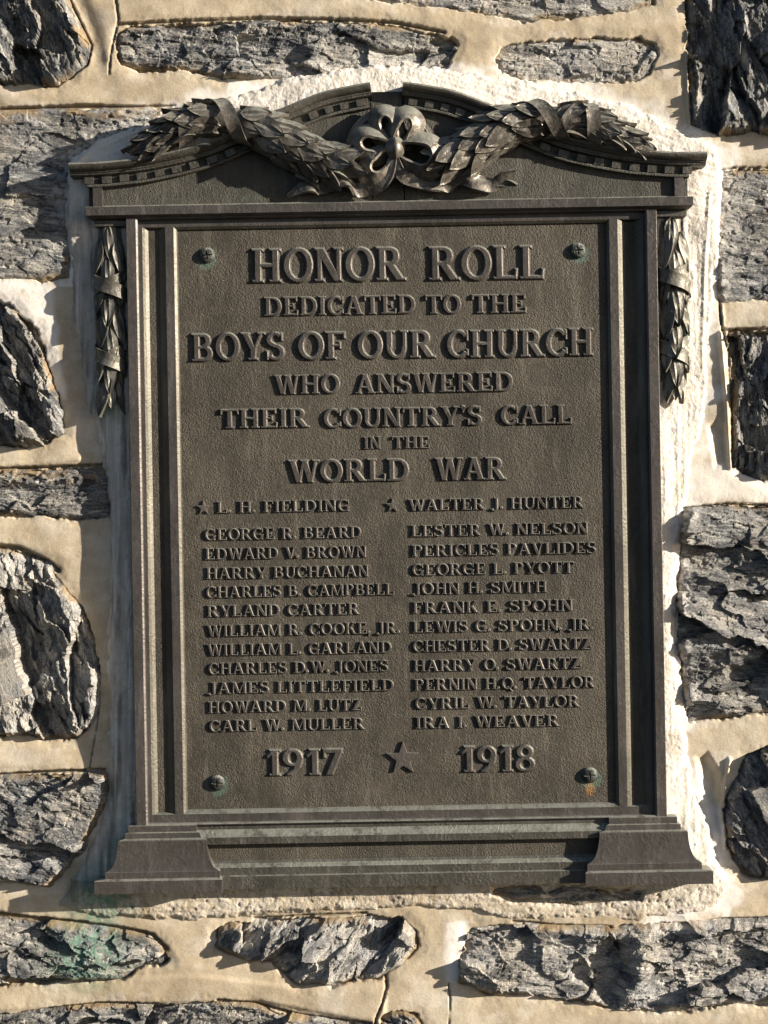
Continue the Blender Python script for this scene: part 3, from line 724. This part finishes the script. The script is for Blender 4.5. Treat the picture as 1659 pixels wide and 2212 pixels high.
G['.'] = (dot(.12, .12, .135), .28)
G[','] = (dot(.12, .12, .13) + [[(.08, .08), (.24, .10), (.16, -.16), (.05, -.18)]], .28)
G["'"] = (dot(.11, .95, .115) + [[(.08, .93), (.22, .95), (.14, .66), (.06, .68)]], .26)
G['1'] = (stem(.22, TK) + [[(.05, .76), (.08, .70), (.26, .82), (.26, 1.0)]], .52)
G['7'] = ([rect(.02, 1 - TK * .8, .66, 1), line(.56, .95, .22, 0, TK + .02), rect(.02, .66, .10, 1)], .70)
G['8'] = (arc(.34, .75, .29, .26, 0, 360, TK * .85, TN, 18) + arc(.34, .27, .34, .29, 0, 360, TK * .9, TN, 18), .70)
G['9'] = (arc(.34, .68, .34, .33, 0, 360, TK, TN, 20) + [[(.48, .60), (.68, .66), (.60, .30), (.30, .0), (.14, .0), (.16, .06), (.36, .22)]], .70)
ADV = {k: v[1] for k, v in G.items()}

_gc = {}
def glyph(ch, draft, inset=0.0):
    """flat-topped raised letter with sloping sides; unit cap height; z 0..1"""
    key = (ch, draft, inset)
    if key in _gc: return _gc[key]
    vs, fs = [], []
    polys = G[ch][0] if isinstance(ch, str) else ch
    for p in polys:
        ar = sum(p[i][0] * p[(i + 1) % len(p)][1] - p[(i + 1) % len(p)][0] * p[i][1] for i in range(len(p)))
        if abs(ar) < 1e-9: continue
        if ar < 0: p = p[::-1]
        n = len(vs); vs += [Vector(q) for q in p]; fs.append(list(range(n, n + len(p))))
    v2, e2, f2, ov, oe, of = delaunay_2d_cdt(vs, [], fs, 0, 1e-4)
    tris = [t for t, o in zip(f2, of) if len(o)]
    ec = {}
    for t in tris:
        for i in range(3): ec[(t[i], t[(i + 1) % 3])] = 1
    be = [(a, b) for (a, b) in ec if (b, a) not in ec]
    nrm = {}
    for a, b in be:
        d = v2[b] - v2[a]; n = Vector((d.y, -d.x)); n.normalize()
        for q in (a, b): nrm.setdefault(q, []).append(n)
    V = [(v.x, v.y, 1.0) for v in v2]; F = [tuple(t) for t in tris]
    lo = {}; mi = {}
    for q, ns in nrm.items():
        s_ = sum(ns, Vector((0, 0)))
        if s_.length < .3: s_ = ns[0].copy()
        s_.normalize(); c = max(.5, s_.dot(ns[0]))
        x, y = v2[q]
        mi[q] = len(V); V.append((x, y, .82))
        lo[q] = len(V); V.append((x + s_.x * draft / c, y + s_.y * draft / c, 0.0))
        V[q] = (x - s_.x * inset / c, y - s_.y * inset / c, 1.0)
    for a, b in be: F += [(b, a, mi[a], mi[b]), (mi[b], mi[a], lo[a], lo[b])]
    _gc[key] = (np.array(V, float), F); return _gc[key]

_gm = {}
def place_text(words, capu, hz, letters, draft=.045, name='raised_name', label=None):
    """words: list of (text, x0, x1, y_base_left, y_base_right) measured on the picture"""
    allV, allF, n0 = [], [], 0
    for text, x0, x1, yb0, yb1 in words:
        u0, va = photo_uv(x0, yb0); u1, vb = photo_uv(x1, yb1); vbase = (va + vb) / 2
        tot = 0; pos = []
        for i, ch in enumerate(text):
            if ch == ' ': tot += .46; continue
            if ch in '.,': tot -= .06
            pos.append((ch, tot)); tot += ADV[ch] + .055
            if ch in '.,' and i + 1 < len(text) and text[i + 1] != ' ': tot += .04
        tot -= .055
        sx = (u1 - u0) / tot
        for ch, x in pos:
            jx = random.uniform(-.25, .25); jy = random.uniform(-.35, .35)
            V, F = glyph(ch, draft, .022 if letters else .042)
            if letters:
                if ch not in _gm:
                    _gm[ch] = mesh_from('letter', [(a, -c, b) for a, b, c in V], F); fixnormals(_gm[ch])
                    _gm[ch].materials.append(B_LET)
                o = newobj('digit' if ch.isdigit() else 'letter', _gm[ch], plaque)
                o.location = P(u0 + x * sx + jx, vbase + jy, HP - .3); o.scale = (sx / S, hz * HS * 1.38 / S, capu / S)
            else:
                allV += [P(u0 + (x + a) * sx + jx, vbase + jy - b * capu, HP - .3 + c * hz * 1.28) for a, b, c in V]
                allF += [tuple(i + n0 for i in q) for q in F]; n0 += len(V)
    if not letters:
        m = mesh_from(name, allV, allF); fixnormals(m); return newobj(name, m, plaque, B_LET)

def cv(z, ox, sc): return ox + z / sc
hdr = [
 ([('HONOR', 544, 876, 607, 604), ('ROLL', 928, 1178, 603, 600)], 72, 5.6),
 ([('DEDICATED', 570, 899, 679, 677), ('TO', 919, 997, 676, 675), ('THE', 1020, 1140, 675, 673)], 40, 4.6),
 ([('BOYS', 413, 615, 778, 776), ('OF', 643, 748, 775, 774), ('OUR', 772, 940, 773, 771), ('CHURCH', 966, 1284, 771, 767)], 59, 5.4),
 ([('WHO', 592, 734, 850, 849), ('ANSWERED', 768, 1111, 848, 844)], 41, 4.8),
 ([('THEIR', 474, 666, 924, 923), ("COUNTRY'S", 699, 1043, 922, 919), ('CALL', 1083, 1238, 917, 915)], 41, 4.8),
 ([('IN', 786, 823, 969, 969), ('THE', 847, 929, 968, 968)], 26, 3.8),
 ([('WORLD', 623, 886, 1041, 1039), ('WAR', 941, 1094, 1038, 1035)], 48, 5.0),
 ([('1917', 572, 742, 1679, 1675)], 56, 4.8), ([('1918', 995, 1158, 1671, 1668)], 56, 4.8),
]
for words, cap, hz in hdr: place_text(words, cap, hz, True)
left = [('L. H. FIELDING', 265, 1185, 208, 200), ('GEORGE R. BEARD', 180, 1265, 401, 380), ('EDWARD V. BROWN', 185, 1300, 535, 515), ('HARRY BUCHANAN', 190, 1315, 668, 650), ('CHARLES B. CAMPBELL', 190, 1490, 798, 775),
        ('RYLAND CARTER', 195, 1250, 928, 912), ('WILLIAM R. COOKE, JR.', 195, 1530, 1062, 1045), ('WILLIAM L. GARLAND', 195, 1475, 1195, 1180), ('CHARLES D.W. JONES', 205, 1450, 1326, 1306),
        ('JAMES LITTLEFIELD', 208, 1490, 1458, 1440), ('HOWARD M. LUTZ', 205, 1265, 1592, 1575), ('CARL W. MULLER', 210, 1285, 1722, 1705)]
rght = [('WALTER J. HUNTER', 190, 1405, 190, 180), ('LESTER W. NELSON', 210, 1435, 373, 355), ('PERICLES PAVLIDES', 215, 1490, 508, 492), ('GEORGE L. PYOTT', 215, 1335, 640, 628), ('JOHN H. SMITH', 222, 1150, 770, 762),
        ('FRANK E. SPOHN', 220, 1330, 903, 888), ('LEWIS G. SPOHN, JR.', 220, 1470, 1036, 1020), ('CHESTER D. SWARTZ', 220, 1455, 1170, 1152), ('HARRY O. SWARTZ', 225, 1385, 1303, 1290),
        ('PERNIN H.Q. TAYLOR', 230, 1480, 1436, 1418), ('CYRIL W. TAYLOR', 235, 1375, 1566, 1550), ('IRA I. WEAVER', 240, 1235, 1698, 1685)]
for ox, lst in ((384, left), (822.8, rght)):
    for tx, z0, z1, b0, b1 in lst:
        place_text([(tx, ox + z0 / 3.183, ox + z1 / 3.183, 1042.2 + b0 / 3.183, 1042.2 + b1 / 3.183)], 25, 4.4, False, .02)
# stars: faceted for the small ones, flat for the large
def star(x, y, r, hz, rot=0):
    u, v = photo_uv(x, y)
    pts = [(r * (1 if k % 2 == 0 else .42) * math.sin(math.radians(36 * k + rot)), r * (1 if k % 2 == 0 else .42) * math.cos(math.radians(36 * k + rot))) for k in range(10)]
    f = MB()
    q = 1 - 1.5 / r
    for i in range(10):
        k = (i + 1) % 10
        (a, b), (c, d) = pts[i], pts[k]
        f.quad((u + a * q, v - b * q, HP + hz * .9), (u + c * q, v - d * q, HP + hz * .9), (u, v, HP + hz))
        f.quad((u + a, v - b, HP + hz * .72), (u + c, v - d, HP + hz * .72), (u + c * q, v - d * q, HP + hz * .9), (u + a * q, v - b * q, HP + hz * .9))
        f.quad((u + a * 1.03, v - b * 1.03, HP - 1), (u + c * 1.03, v - d * 1.03, HP - 1), (u + c, v - d, HP + hz * .72), (u + a, v - b, HP + hz * .72))
    f.build('star', B_STAR)
star(438, 1097, 16, 5.5); star(848, 1092, 16, 5.5); star(871, 1641, 37, 7)

# screws
for i, (u, v) in enumerate(SCREWS):
    n = 44; R = 17.5; V = []; F = []
    g = np.linspace(-1, 1, n)
    rot = math.radians([4, 6, -3, 2][i])
    for yy in g:
        for xx in g:
            # map the square on to the disc
            x_ = xx * math.sqrt(1 - yy * yy / 2); y_ = yy * math.sqrt(1 - xx * xx / 2)
            r = math.hypot(x_, y_); hh = 11.5 * math.sqrt(max(0, 1 - (r * .97) ** 2)) + 1
            a_ = x_ * math.cos(rot) + y_ * math.sin(rot); b_ = -x_ * math.sin(rot) + y_ * math.cos(rot)
            q = max((1 - abs(b_) / (.13 * (1 - abs(a_) / .95))) if abs(a_) < .72 else 0, (1 - abs(a_) / (.13 * (1 - abs(b_) / .85))) if abs(b_) < .52 else 0)
            if q > 0: hh -= 7 * min(1, q * 3)
            V.append(P(u + x_ * R, v - y_ * R, HP + hh))
    for a in range(n - 1):
        for b in range(n - 1): F.append((a * n + b, a * n + b + 1, (a + 1) * n + b + 1, (a + 1) * n + b))
    m = mesh_from('screw', V, F); fixnormals(m); shade(m, 35); newobj('screw', m, plaque, B_SCREW)

# ---------------------------------------------------------------- garland, bow, laurel drops
def PV(u, v, h): return Vector(P(u, v, h))
def leaf_mesh(curl=.18, fold=.35, seed=0):
    """unit length along x, half width ~.2, normal z; thick body under it"""
    rr = random.Random(seed); ns, ntt = 8, 6
    V = []; F = []
    for i in range(ns + 1):
        s_ = i / ns; wdt = .21 * (math.sin(math.pi * min(1, s_ ** .85)) ** .75) * (1 - .25 * s_) + .004
        for k in range(ntt + 1):
            t = k / ntt * 2 - 1
            z = .10 * (1 - abs(t) ** 1.6) * math.sin(math.pi * min(1, s_ * .9 + .08)) + curl * s_ ** 2.2 + .02 * math.sin(7 * s_ + t * 3 + seed)
            if abs(t) < .2: z -= .05                       # midrib groove
            if abs(t) > .95: z += .04                      # raised leaf margin
            V.append((s_, t * wdt + .03 * math.sin(s_ * 3 + seed), z))
    N1 = len(V)
    for i in range(ns + 1):
        for k in range(ntt + 1):
            x, y, z = V[i * (ntt + 1) + k]; V.append((x * .97, y * .85, z - .13))
    w_ = ntt + 1
    for i in range(ns):
        for k in range(ntt):
            a = i * w_ + k; F.append((a, a + w_, a + w_ + 1, a + 1)); b = a + N1; F.append((b, b + 1, b + w_ + 1, b + w_))
    ring = [k for k in range(w_)] + [i * w_ + ntt for i in range(1, ns + 1)] + [ns * w_ + k for k in range(ntt - 1, -1, -1)] + [i * w_ for i in range(ns - 1, 0, -1)]
    for a, b in zip(ring, ring[1:] + ring[:1]): F.append((a, b, b + N1, a + N1))
    m = mesh_from('leaf', V, F); fixnormals(m); shade(m, 50); return m
LEAF = [leaf_mesh(.10, .3, 1), leaf_mesh(.22, .3, 2), leaf_mesh(.02, .3, 3), leaf_mesh(.16, .3, 4)]
LEAFD = [leaf_mesh(.03, .3, 5), leaf_mesh(.06, .3, 6), leaf_mesh(.0, .3, 7)]
for m in LEAF: m.materials.append(B_ORN)
for m in LEAFD: m.materials.append(B_DROP)

class Tube:
    def __init__(s, pts, radii, flat=.8):
        s.p = [PV(*q) for q in pts]; s.r = [r / S for r in radii]; s.flat = flat
    def at(s, t):
        n = len(s.p) - 1; x = min(max(t, 0), .9999) * n; i = int(x); f_ = x - i
        p0 = s.p[max(i - 1, 0)]; p1 = s.p[i]; p2 = s.p[i + 1]; p3 = s.p[min(i + 2, n)]
        c = .5 * ((2 * p1) + (p2 - p0) * f_ + (2 * p0 - 5 * p1 + 4 * p2 - p3) * f_ ** 2 + (3 * p1 - p0 - 3 * p2 + p3) * f_ ** 3)
        d = .5 * ((p2 - p0) + 2 * (2 * p0 - 5 * p1 + 4 * p2 - p3) * f_ + 3 * (3 * p1 - p0 - 3 * p2 + p3) * f_ ** 2)
        return c, d.normalized(), s.r[i] * (1 - f_) + s.r[i + 1] * f_
    def frame(s, t, phi):
        c, tg, r = s.at(t); out = Vector((0, -1, 0)); sd_ = tg.cross(out).normalized(); out = sd_.cross(tg).normalized()
        n = out * math.cos(phi) + sd_ * math.sin(phi)
        return c + (out * math.cos(phi) * s.flat + sd_ * math.sin(phi)) * r, tg, n
    def core(s, name, mat, parent, k=.86):
        V, F = [], []; ns, na = 40, 14
        for i in range(ns + 1):
            t = i / ns; c, tg, r = s.at(t)
            for j in range(na):
                ph = 2 * math.pi * j / na; q, _, _ = s.frame(t, ph); V.append(tuple(c + (q - c) * k))
        for i in range(ns):
            for j in range(na): F.append((i * na + j, i * na + (j + 1) % na, (i + 1) * na + (j + 1) % na, (i + 1) * na + j))
        F.append(tuple(range(na))); F.append(tuple(ns * na + j for j in range(na)))
        m = mesh_from(name, V, F); fixnormals(m); shade(m, 60); return newobj(name, m, parent, mat)
def put_leaf(parent, tube, t, phi, length, dirn, splay, lift, meshes, rr, wid=1.0):
    q, tg, n = tube.frame(t, phi)
    side = tg.cross(n).normalized()
    x = (tg * dirn * math.cos(splay) + side * math.sin(splay)).normalized()
    x = (x * math.cos(lift) + n * math.sin(lift)).normalized()
    y = n.cross(x).normalized(); z = x.cross(y).normalized()
    M = Matrix((x, y, z)).transposed().to_4x4()
    L_ = length / S
    o = newobj('leaf', rr.choice(meshes), parent)
    o.matrix_local = Matrix.Translation(q - n * (3 / S)) @ M @ Matrix.Diagonal((L_, L_ * wid, L_ * .8, 1))
def leafy(parent, tube, t0, t1, rows, dirn, length, meshes, seed, per=4, wid=1.0):
    rr = random.Random(seed)
    for i in range(rows):
        t = t0 + (t1 - t0) * i / (rows - 1)
        off = .5 if i % 2 else 0
        for k in range(per + 1 - (i % 2)):
            ph = math.radians(-78 + 156 * (k + off) / per + rr.uniform(-7, 7))
            if abs(ph) > math.radians(86): continue
            c, tg, r = tube.at(t)
            ln = length * rr.uniform(.88, 1.15) * (.65 + .35 * r / max(tube.r))
            put_leaf(parent, tube, t + rr.uniform(-.01, .01), ph, ln, dirn, math.sin(ph) * (.13 if meshes is LEAFD else .22) * dirn + rr.uniform(-.12, .12), rr.uniform(.05, .24) * (.75 if meshes is LEAFD else 1) * (.25 + .75 * math.cos(ph)), meshes, rr, wid)
def band(parent, tube, t0, dt, width, mat, name='ribbon_band', a0=-88, a1=88, up=.16, seed=0):
    """ribbon wound obliquely over the tube"""
    V, F = [], []; n = 16; nw = 4
    for side in (0, 1):
        for i in range(n + 1):
            f_ = i / n; ph = math.radians(a0 + (a1 - a0) * f_); t = t0 + dt * (f_ - .5)
            for j in range(nw + 1):
                g_ = j / nw - .5
                c, tg, r = tube.at(t); q, _, nn = tube.frame(t, ph)
                lift = r * up * (.3 + .7 * math.cos(ph)) + (6.0 + 2.2 * (abs(g_) * 2) ** 2 + 1.2 * math.sin(f_ * 9 + seed)) / S - side * 3.0 / S
                V.append(tuple(q + nn * lift + tg * g_ * width / S))
    w_ = nw + 1; N1 = (n + 1) * w_
    for i in range(n):
        for j in range(nw):
            a = i * w_ + j; F.append((a, a + 1, a + w_ + 1, a + w_)); F.append((a + N1, a + w_ + N1, a + w_ + 1 + N1, a + 1 + N1))
    ring = list(range(w_)) + [i * w_ + nw for i in range(1, n + 1)] + [n * w_ + k for k in range(nw - 1, -1, -1)] + [i * w_ for i in range(n - 1, 0, -1)]
    for a, b in zip(ring, ring[1:] + ring[:1]): F.append((a, b, b + N1, a + N1))
    m = mesh_from(name, V, F); fixnormals(m); shade(m, 50); return newobj(name, m, parent, mat)
def uvp(l): return [(*photo_uv(x, y), h) for x, y, h in l]

gl = Tube(uvp([(312, 322, 60), (352, 300, 72), (415, 272, 80), (480, 264, 84), (545, 276, 84), (598, 300, 82), (650, 328, 78), (705, 348, 74), (765, 352, 70)]), [14, 27, 33, 36, 36, 38, 37, 34, 26])
gr_ = Tube(uvp([(1372, 312, 60), (1330, 294, 72), (1270, 271, 78), (1205, 263, 82), (1140, 269, 84), (1085, 286, 82), (1040, 312, 78), (990, 335, 74), (935, 345, 70)]), [14, 26, 32, 35, 36, 38, 37, 34, 26])
for tb, mir, sd_ in ((gl, 1, 3), (gr_, -1, 11)):
    core = tb.core('garland', B_ORN, plaque, .80)
    leafy(core, tb, .38, .07, 7, -1, 66, LEAF, sd_, 3, 1.45)
    leafy(core, tb, .44, .90, 9, 1, 72, LEAF, sd_ + 1, 3, 1.45)
    band(core, tb, .24, -.10 if mir == 1 else .10, 32, B_ORN, seed=1, up=.20)
    band(core, tb, .42, .16, 34, B_ORN, seed=3, up=.22)
    if mir == -1: band(core, tb, .34, -.16, 30, B_ORN, seed=5, up=.14)

def ribbon(name, pts, parent, mat, thick=4, n=60, ripple=0):
    """pts: (u, v, h, width vector (wu, wv, wh)) ; crowned strip with thickness"""
    def cr(arr, t):
        m_ = len(arr) - 1; x = min(t, .99999) * m_; i = int(x); f_ = x - i
        p0, p1, p2, p3 = (arr[max(i - 1, 0)], arr[i], arr[i + 1], arr[min(i + 2, m_)])
        return .5 * ((2 * p1) + (p2 - p0) * f_ + (2 * p0 - 5 * p1 + 4 * p2 - p3) * f_ ** 2 + (3 * p1 - p0 - 3 * p2 + p3) * f_ ** 3)
    C = np.array([(*photo_uv(p[0], p[1]), p[2]) for p in pts], float); Wv = np.array([p[3] for p in pts], float)
    nw = 6; V = []; F = []
    rows = []
    for i in range(n + 1):
        t = i / n; c = cr(C, t); w_ = cr(Wv, t); c2 = cr(C, min(1, t + .01)); c1 = cr(C, max(0, t - .01)); tg = c2 - c1; tg /= (np.linalg.norm(tg) + 1e-9)
        nn = np.cross(tg, w_); nn /= (np.linalg.norm(nn) + 1e-9)
        if nn[2] < 0: nn = -nn
        rows.append((c, w_, nn, t))
    for side in (0, 1):
        for c, w_, nn, t in rows:
            for j in range(nw + 1):
                g_ = j / nw - .5
                q = c + w_ * g_ + nn * (thick * (.5 - side) + (1 - 4 * g_ * g_) * np.linalg.norm(w_) * .10 + (2.2 if abs(g_) > .45 else 0) * (1 - side) + ripple * math.sin(t * 31 + g_ * 2))
                V.append(P(*q))
    wn_ = nw + 1; N1 = (n + 1) * wn_
    for i in range(n):
        for j in range(nw):
            a = i * wn_ + j; F.append((a, a + 1, a + wn_ + 1, a + wn_)); F.append((a + N1, a + wn_ + N1, a + wn_ + 1 + N1, a + 1 + N1))
    ring = list(range(wn_)) + [i * wn_ + nw for i in range(1, n + 1)] + [n * wn_ + k for k in range(nw - 1, -1, -1)] + [i * wn_ for i in range(n - 1, 0, -1)]
    for a, b in zip(ring, ring[1:] + ring[:1]): F.append((a, b, b + N1, a + N1))
    m = mesh_from(name, V, F); fixnormals(m); shade(m, 50); return newobj(name, m, parent, mat)

# knot is the bow's own mesh; loops, tails and the ring are its children
V, F = [], []
ku, kv_ = photo_uv(853, 326)
for i in range(17):
    for jn in range(24):
        a_ = math.pi * i / 16; b_ = 2 * math.pi * jn / 24
        rr_ = 1 + .10 * math.cos(4 * b_ + .6) * math.sin(a_) + .05 * math.cos(9 * b_) * math.sin(a_)
        V.append(P(ku + 19 * rr_ * math.sin(a_) * math.cos(b_), kv_ + 24 * rr_ * -math.cos(a_), 98 + 20 * rr_ * math.sin(a_) * math.sin(b_)))
for i in range(16):
    for jn in range(24): F.append((i * 24 + jn, i * 24 + (jn + 1) % 24, (i + 1) * 24 + (jn + 1) % 24, (i + 1) * 24 + jn))
m = mesh_from('bow', V, F); fixnormals(m); shade(m, 60); bow = newobj('bow', m, plaque, B_ORN)

def crom(arr, t):
    m_ = len(arr) - 1; x = min(t, .99999) * m_; i = int(x); f_ = x - i
    p0, p1, p2, p3 = (arr[max(i - 1, 0)], arr[i], arr[i + 1], arr[min(i + 2, m_)])
    return .5 * ((2 * p1) + (p2 - p0) * f_ + (2 * p0 - 5 * p1 + 4 * p2 - p3) * f_ ** 2 + (3 * p1 - p0 - 3 * p2 + p3) * f_ ** 3)
def horn(pts, sq=.8, name='loop', seed=0):
    """puffed ribbon loop: a soft cone from the knot to an open mouth; pts (x, y, h, radius)"""
    A = np.array([(*photo_uv(p[0], p[1]), p[2], p[3]) for p in pts], float)
    ns, na = 30, 28; V = []; F = []
    def ring(t, k):
        c = crom(A, t); a_ = crom(A, max(0, t - .02)); b_ = crom(A, min(1, t + .02)); tg = (b_ - a_)[:3]; tg /= np.linalg.norm(tg) + 1e-9
        e1 = np.cross(tg, (0, 0, 1.)); e1 /= np.linalg.norm(e1) + 1e-9; e2 = np.cross(e1, tg)
        for q in range(na):
            ph = 2 * math.pi * q / na
            rr_ = (c[3] - k) * (1 + (.05 * math.sin(3 * ph + seed + 2 * t) + .04 * math.sin(5 * ph - seed)) * (1 - .3 * t))
            V.append(P(*(c[:3] + e1 * rr_ * math.cos(ph) + e2 * rr_ * sq * math.sin(ph))))
    for i in range(ns + 1): ring(i / ns, 0)
    for i in range(ns, ns // 4, -1): ring(i / ns, 4.0)
    n = len(V) // na
    for i in range(n - 1):
        for q in range(na): F.append((i * na + q, i * na + (q + 1) % na, (i + 1) * na + (q + 1) % na, (i + 1) * na + q))
    F.append(tuple(range(na))); F.append(tuple((n - 1) * na + q for q in range(na)))
    m = mesh_from(name, V, F); fixnormals(m); shade(m, 55); return newobj(name, m, bow, B_ORN)
def loop(ang, length, wid, bandw, h0, h1, tilt=0.0):
    """teardrop ribbon loop; ang in degrees (0 = right, 90 = up)"""
    ca, sa = math.cos(math.radians(ang)), math.sin(math.radians(ang))
    pts = []
    for k in range(0, 17):
        t = k / 16; th = 2 * math.pi * t
        a_ = length * .5 * (1 - math.cos(th)); b_ = wid * math.sin(th) * (.30 + .70 * math.sin(th / 2) ** 1.2)
        da = a_ - length * .60; dl = math.hypot(da, b_) + 1e-6
        oa, ob = da / dl, b_ / dl
        bw = bandw * (.45 + .55 * math.sin(th / 2) ** .7)
        x = 853 + a_ * ca - b_ * sa; y = 326 - (a_ * sa + b_ * ca)
        ox, oy = oa * ca - ob * sa, -(oa * sa + ob * ca)
        k_ = min(1, math.sin(th / 2) * 1.6)
        pts.append((x, y, h0 + (h1 - h0) * math.sin(th / 2) + tilt * math.sin(th), (ox * bw * .66 * k_, oy * bw * .66 * k_, -bw * (.75 + .1 * (1 - k_)))))
    return ribbon('loop', pts, bow, B_ORN, 4, 64, .4)
loop(64, 80, 31, 48, 86, 94, 6)
loop(112, 84, 30, 46, 80, 88, -4)
loop(172, 88, 34, 50, 84, 92, -6)
loop(-16, 96, 44, 52, 86, 94, 8)
loop(-134, 84, 32, 48, 84, 88, -6)
W1 = lambda a, w_, h=0: (w_ * math.cos(math.radians(a)), -w_ * math.sin(math.radians(a)), h)
ribbon('tail', [(853, 335, 92, W1(0, 14, 4)), (858, 362, 92, W1(10, 20, 8)), (872, 386, 88, W1(55, 26, 6)), (905, 398, 78, W1(88, 28, -8)), (940, 402, 66, W1(100, 28, -20)), (975, 400, 62, W1(80, 30, 12)), (1003, 388, 78, W1(40, 30, 30)),
                (1030, 398, 74, W1(70, 34, -18)), (1062, 402, 64, W1(95, 30, 0)), (1088, 386, 72, W1(120, 26, 14)), (1112, 372, 80, W1(60, 8, 10))], bow, B_ORN, 4, 80)
ribbon('tail', [(1066, 400, 62, W1(80, 12, 0)), (1085, 398, 68, W1(75, 14, 0)), (1100, 398, 72, W1(60, 12, 8)), (1116, 402, 76, W1(45, 3, 5))], bow, B_ORN, 4, 24)
ribbon('tail', [(851, 335, 92, W1(0, 14, 4)), (846, 360, 92, W1(-14, 20, 8)), (838, 384, 88, W1(-40, 24, 6)), (820, 402, 80, W1(-70, 30, -8)), (790, 410, 68, W1(-95, 30, -14)), (765, 412, 66, W1(-80, 32, 14)), (742, 396, 80, W1(-50, 34, 26)), (715, 398, 72, W1(-70, 30, -18)),
                (690, 408, 62, W1(-95, 28, 0)), (668, 404, 72, W1(-70, 30, 14)), (640, 416, 68, W1(-60, 16, 6)), (622, 426, 62, W1(-60, 3, 3))], bow, B_ORN, 4, 80)
ribbon('tail', [(690, 408, 70, W1(-80, 14, 0)), (668, 395, 76, W1(-60, 16, 6)), (652, 388, 80, W1(-40, 12, 6)), (640, 384, 82, W1(-30, 3, 2))], bow, B_ORN, 4, 24)
arcp = []
for k in range(0, 17):
    th = math.radians(198 - 216 * k / 16)
    arcp.append((846 + 94 * math.cos(th), 334 - 94 * math.sin(th), 70, (math.cos(th) * 13, -math.sin(th) * 13, -3)))
ribbon('ring', arcp, bow, B_ORN, 8, 60)

# laurel drops either side
FL = -1
for x0, y0, x1, y1, sd_ in ((234, 482, 238, 866, 21), (1456, 466, 1460, 846, 31)):
    pts = []; rad = []
    for k in range(9):
        t = k / 8
        pts.append((x0 + (x1 - x0) * t, y0 + (y1 - y0) * t, 12)); rad.append([25, 28, 27, 29, 28, 28, 26, 22, 11][k])
    tb = Tube(uvp(pts), rad, .95)
    core = tb.core('laurel_drop', B_DROP, plaque, .84)
    leafy(core, tb, -.02, .86, 10, 1, 86, LEAFD, sd_, 2, .95)
    put_leaf(core, tb, .90, .0, 56, 1, 0, .1, LEAFD, random.Random(2))
    for q in (.36, .77):
        band(core, tb, q - .03, -.12 * FL, 22, B_DROP, seed=4, up=.08)
        band(core, tb, q, .12 * FL, 30, B_DROP, seed=2, up=.30)
bpy.context.view_layer.update()
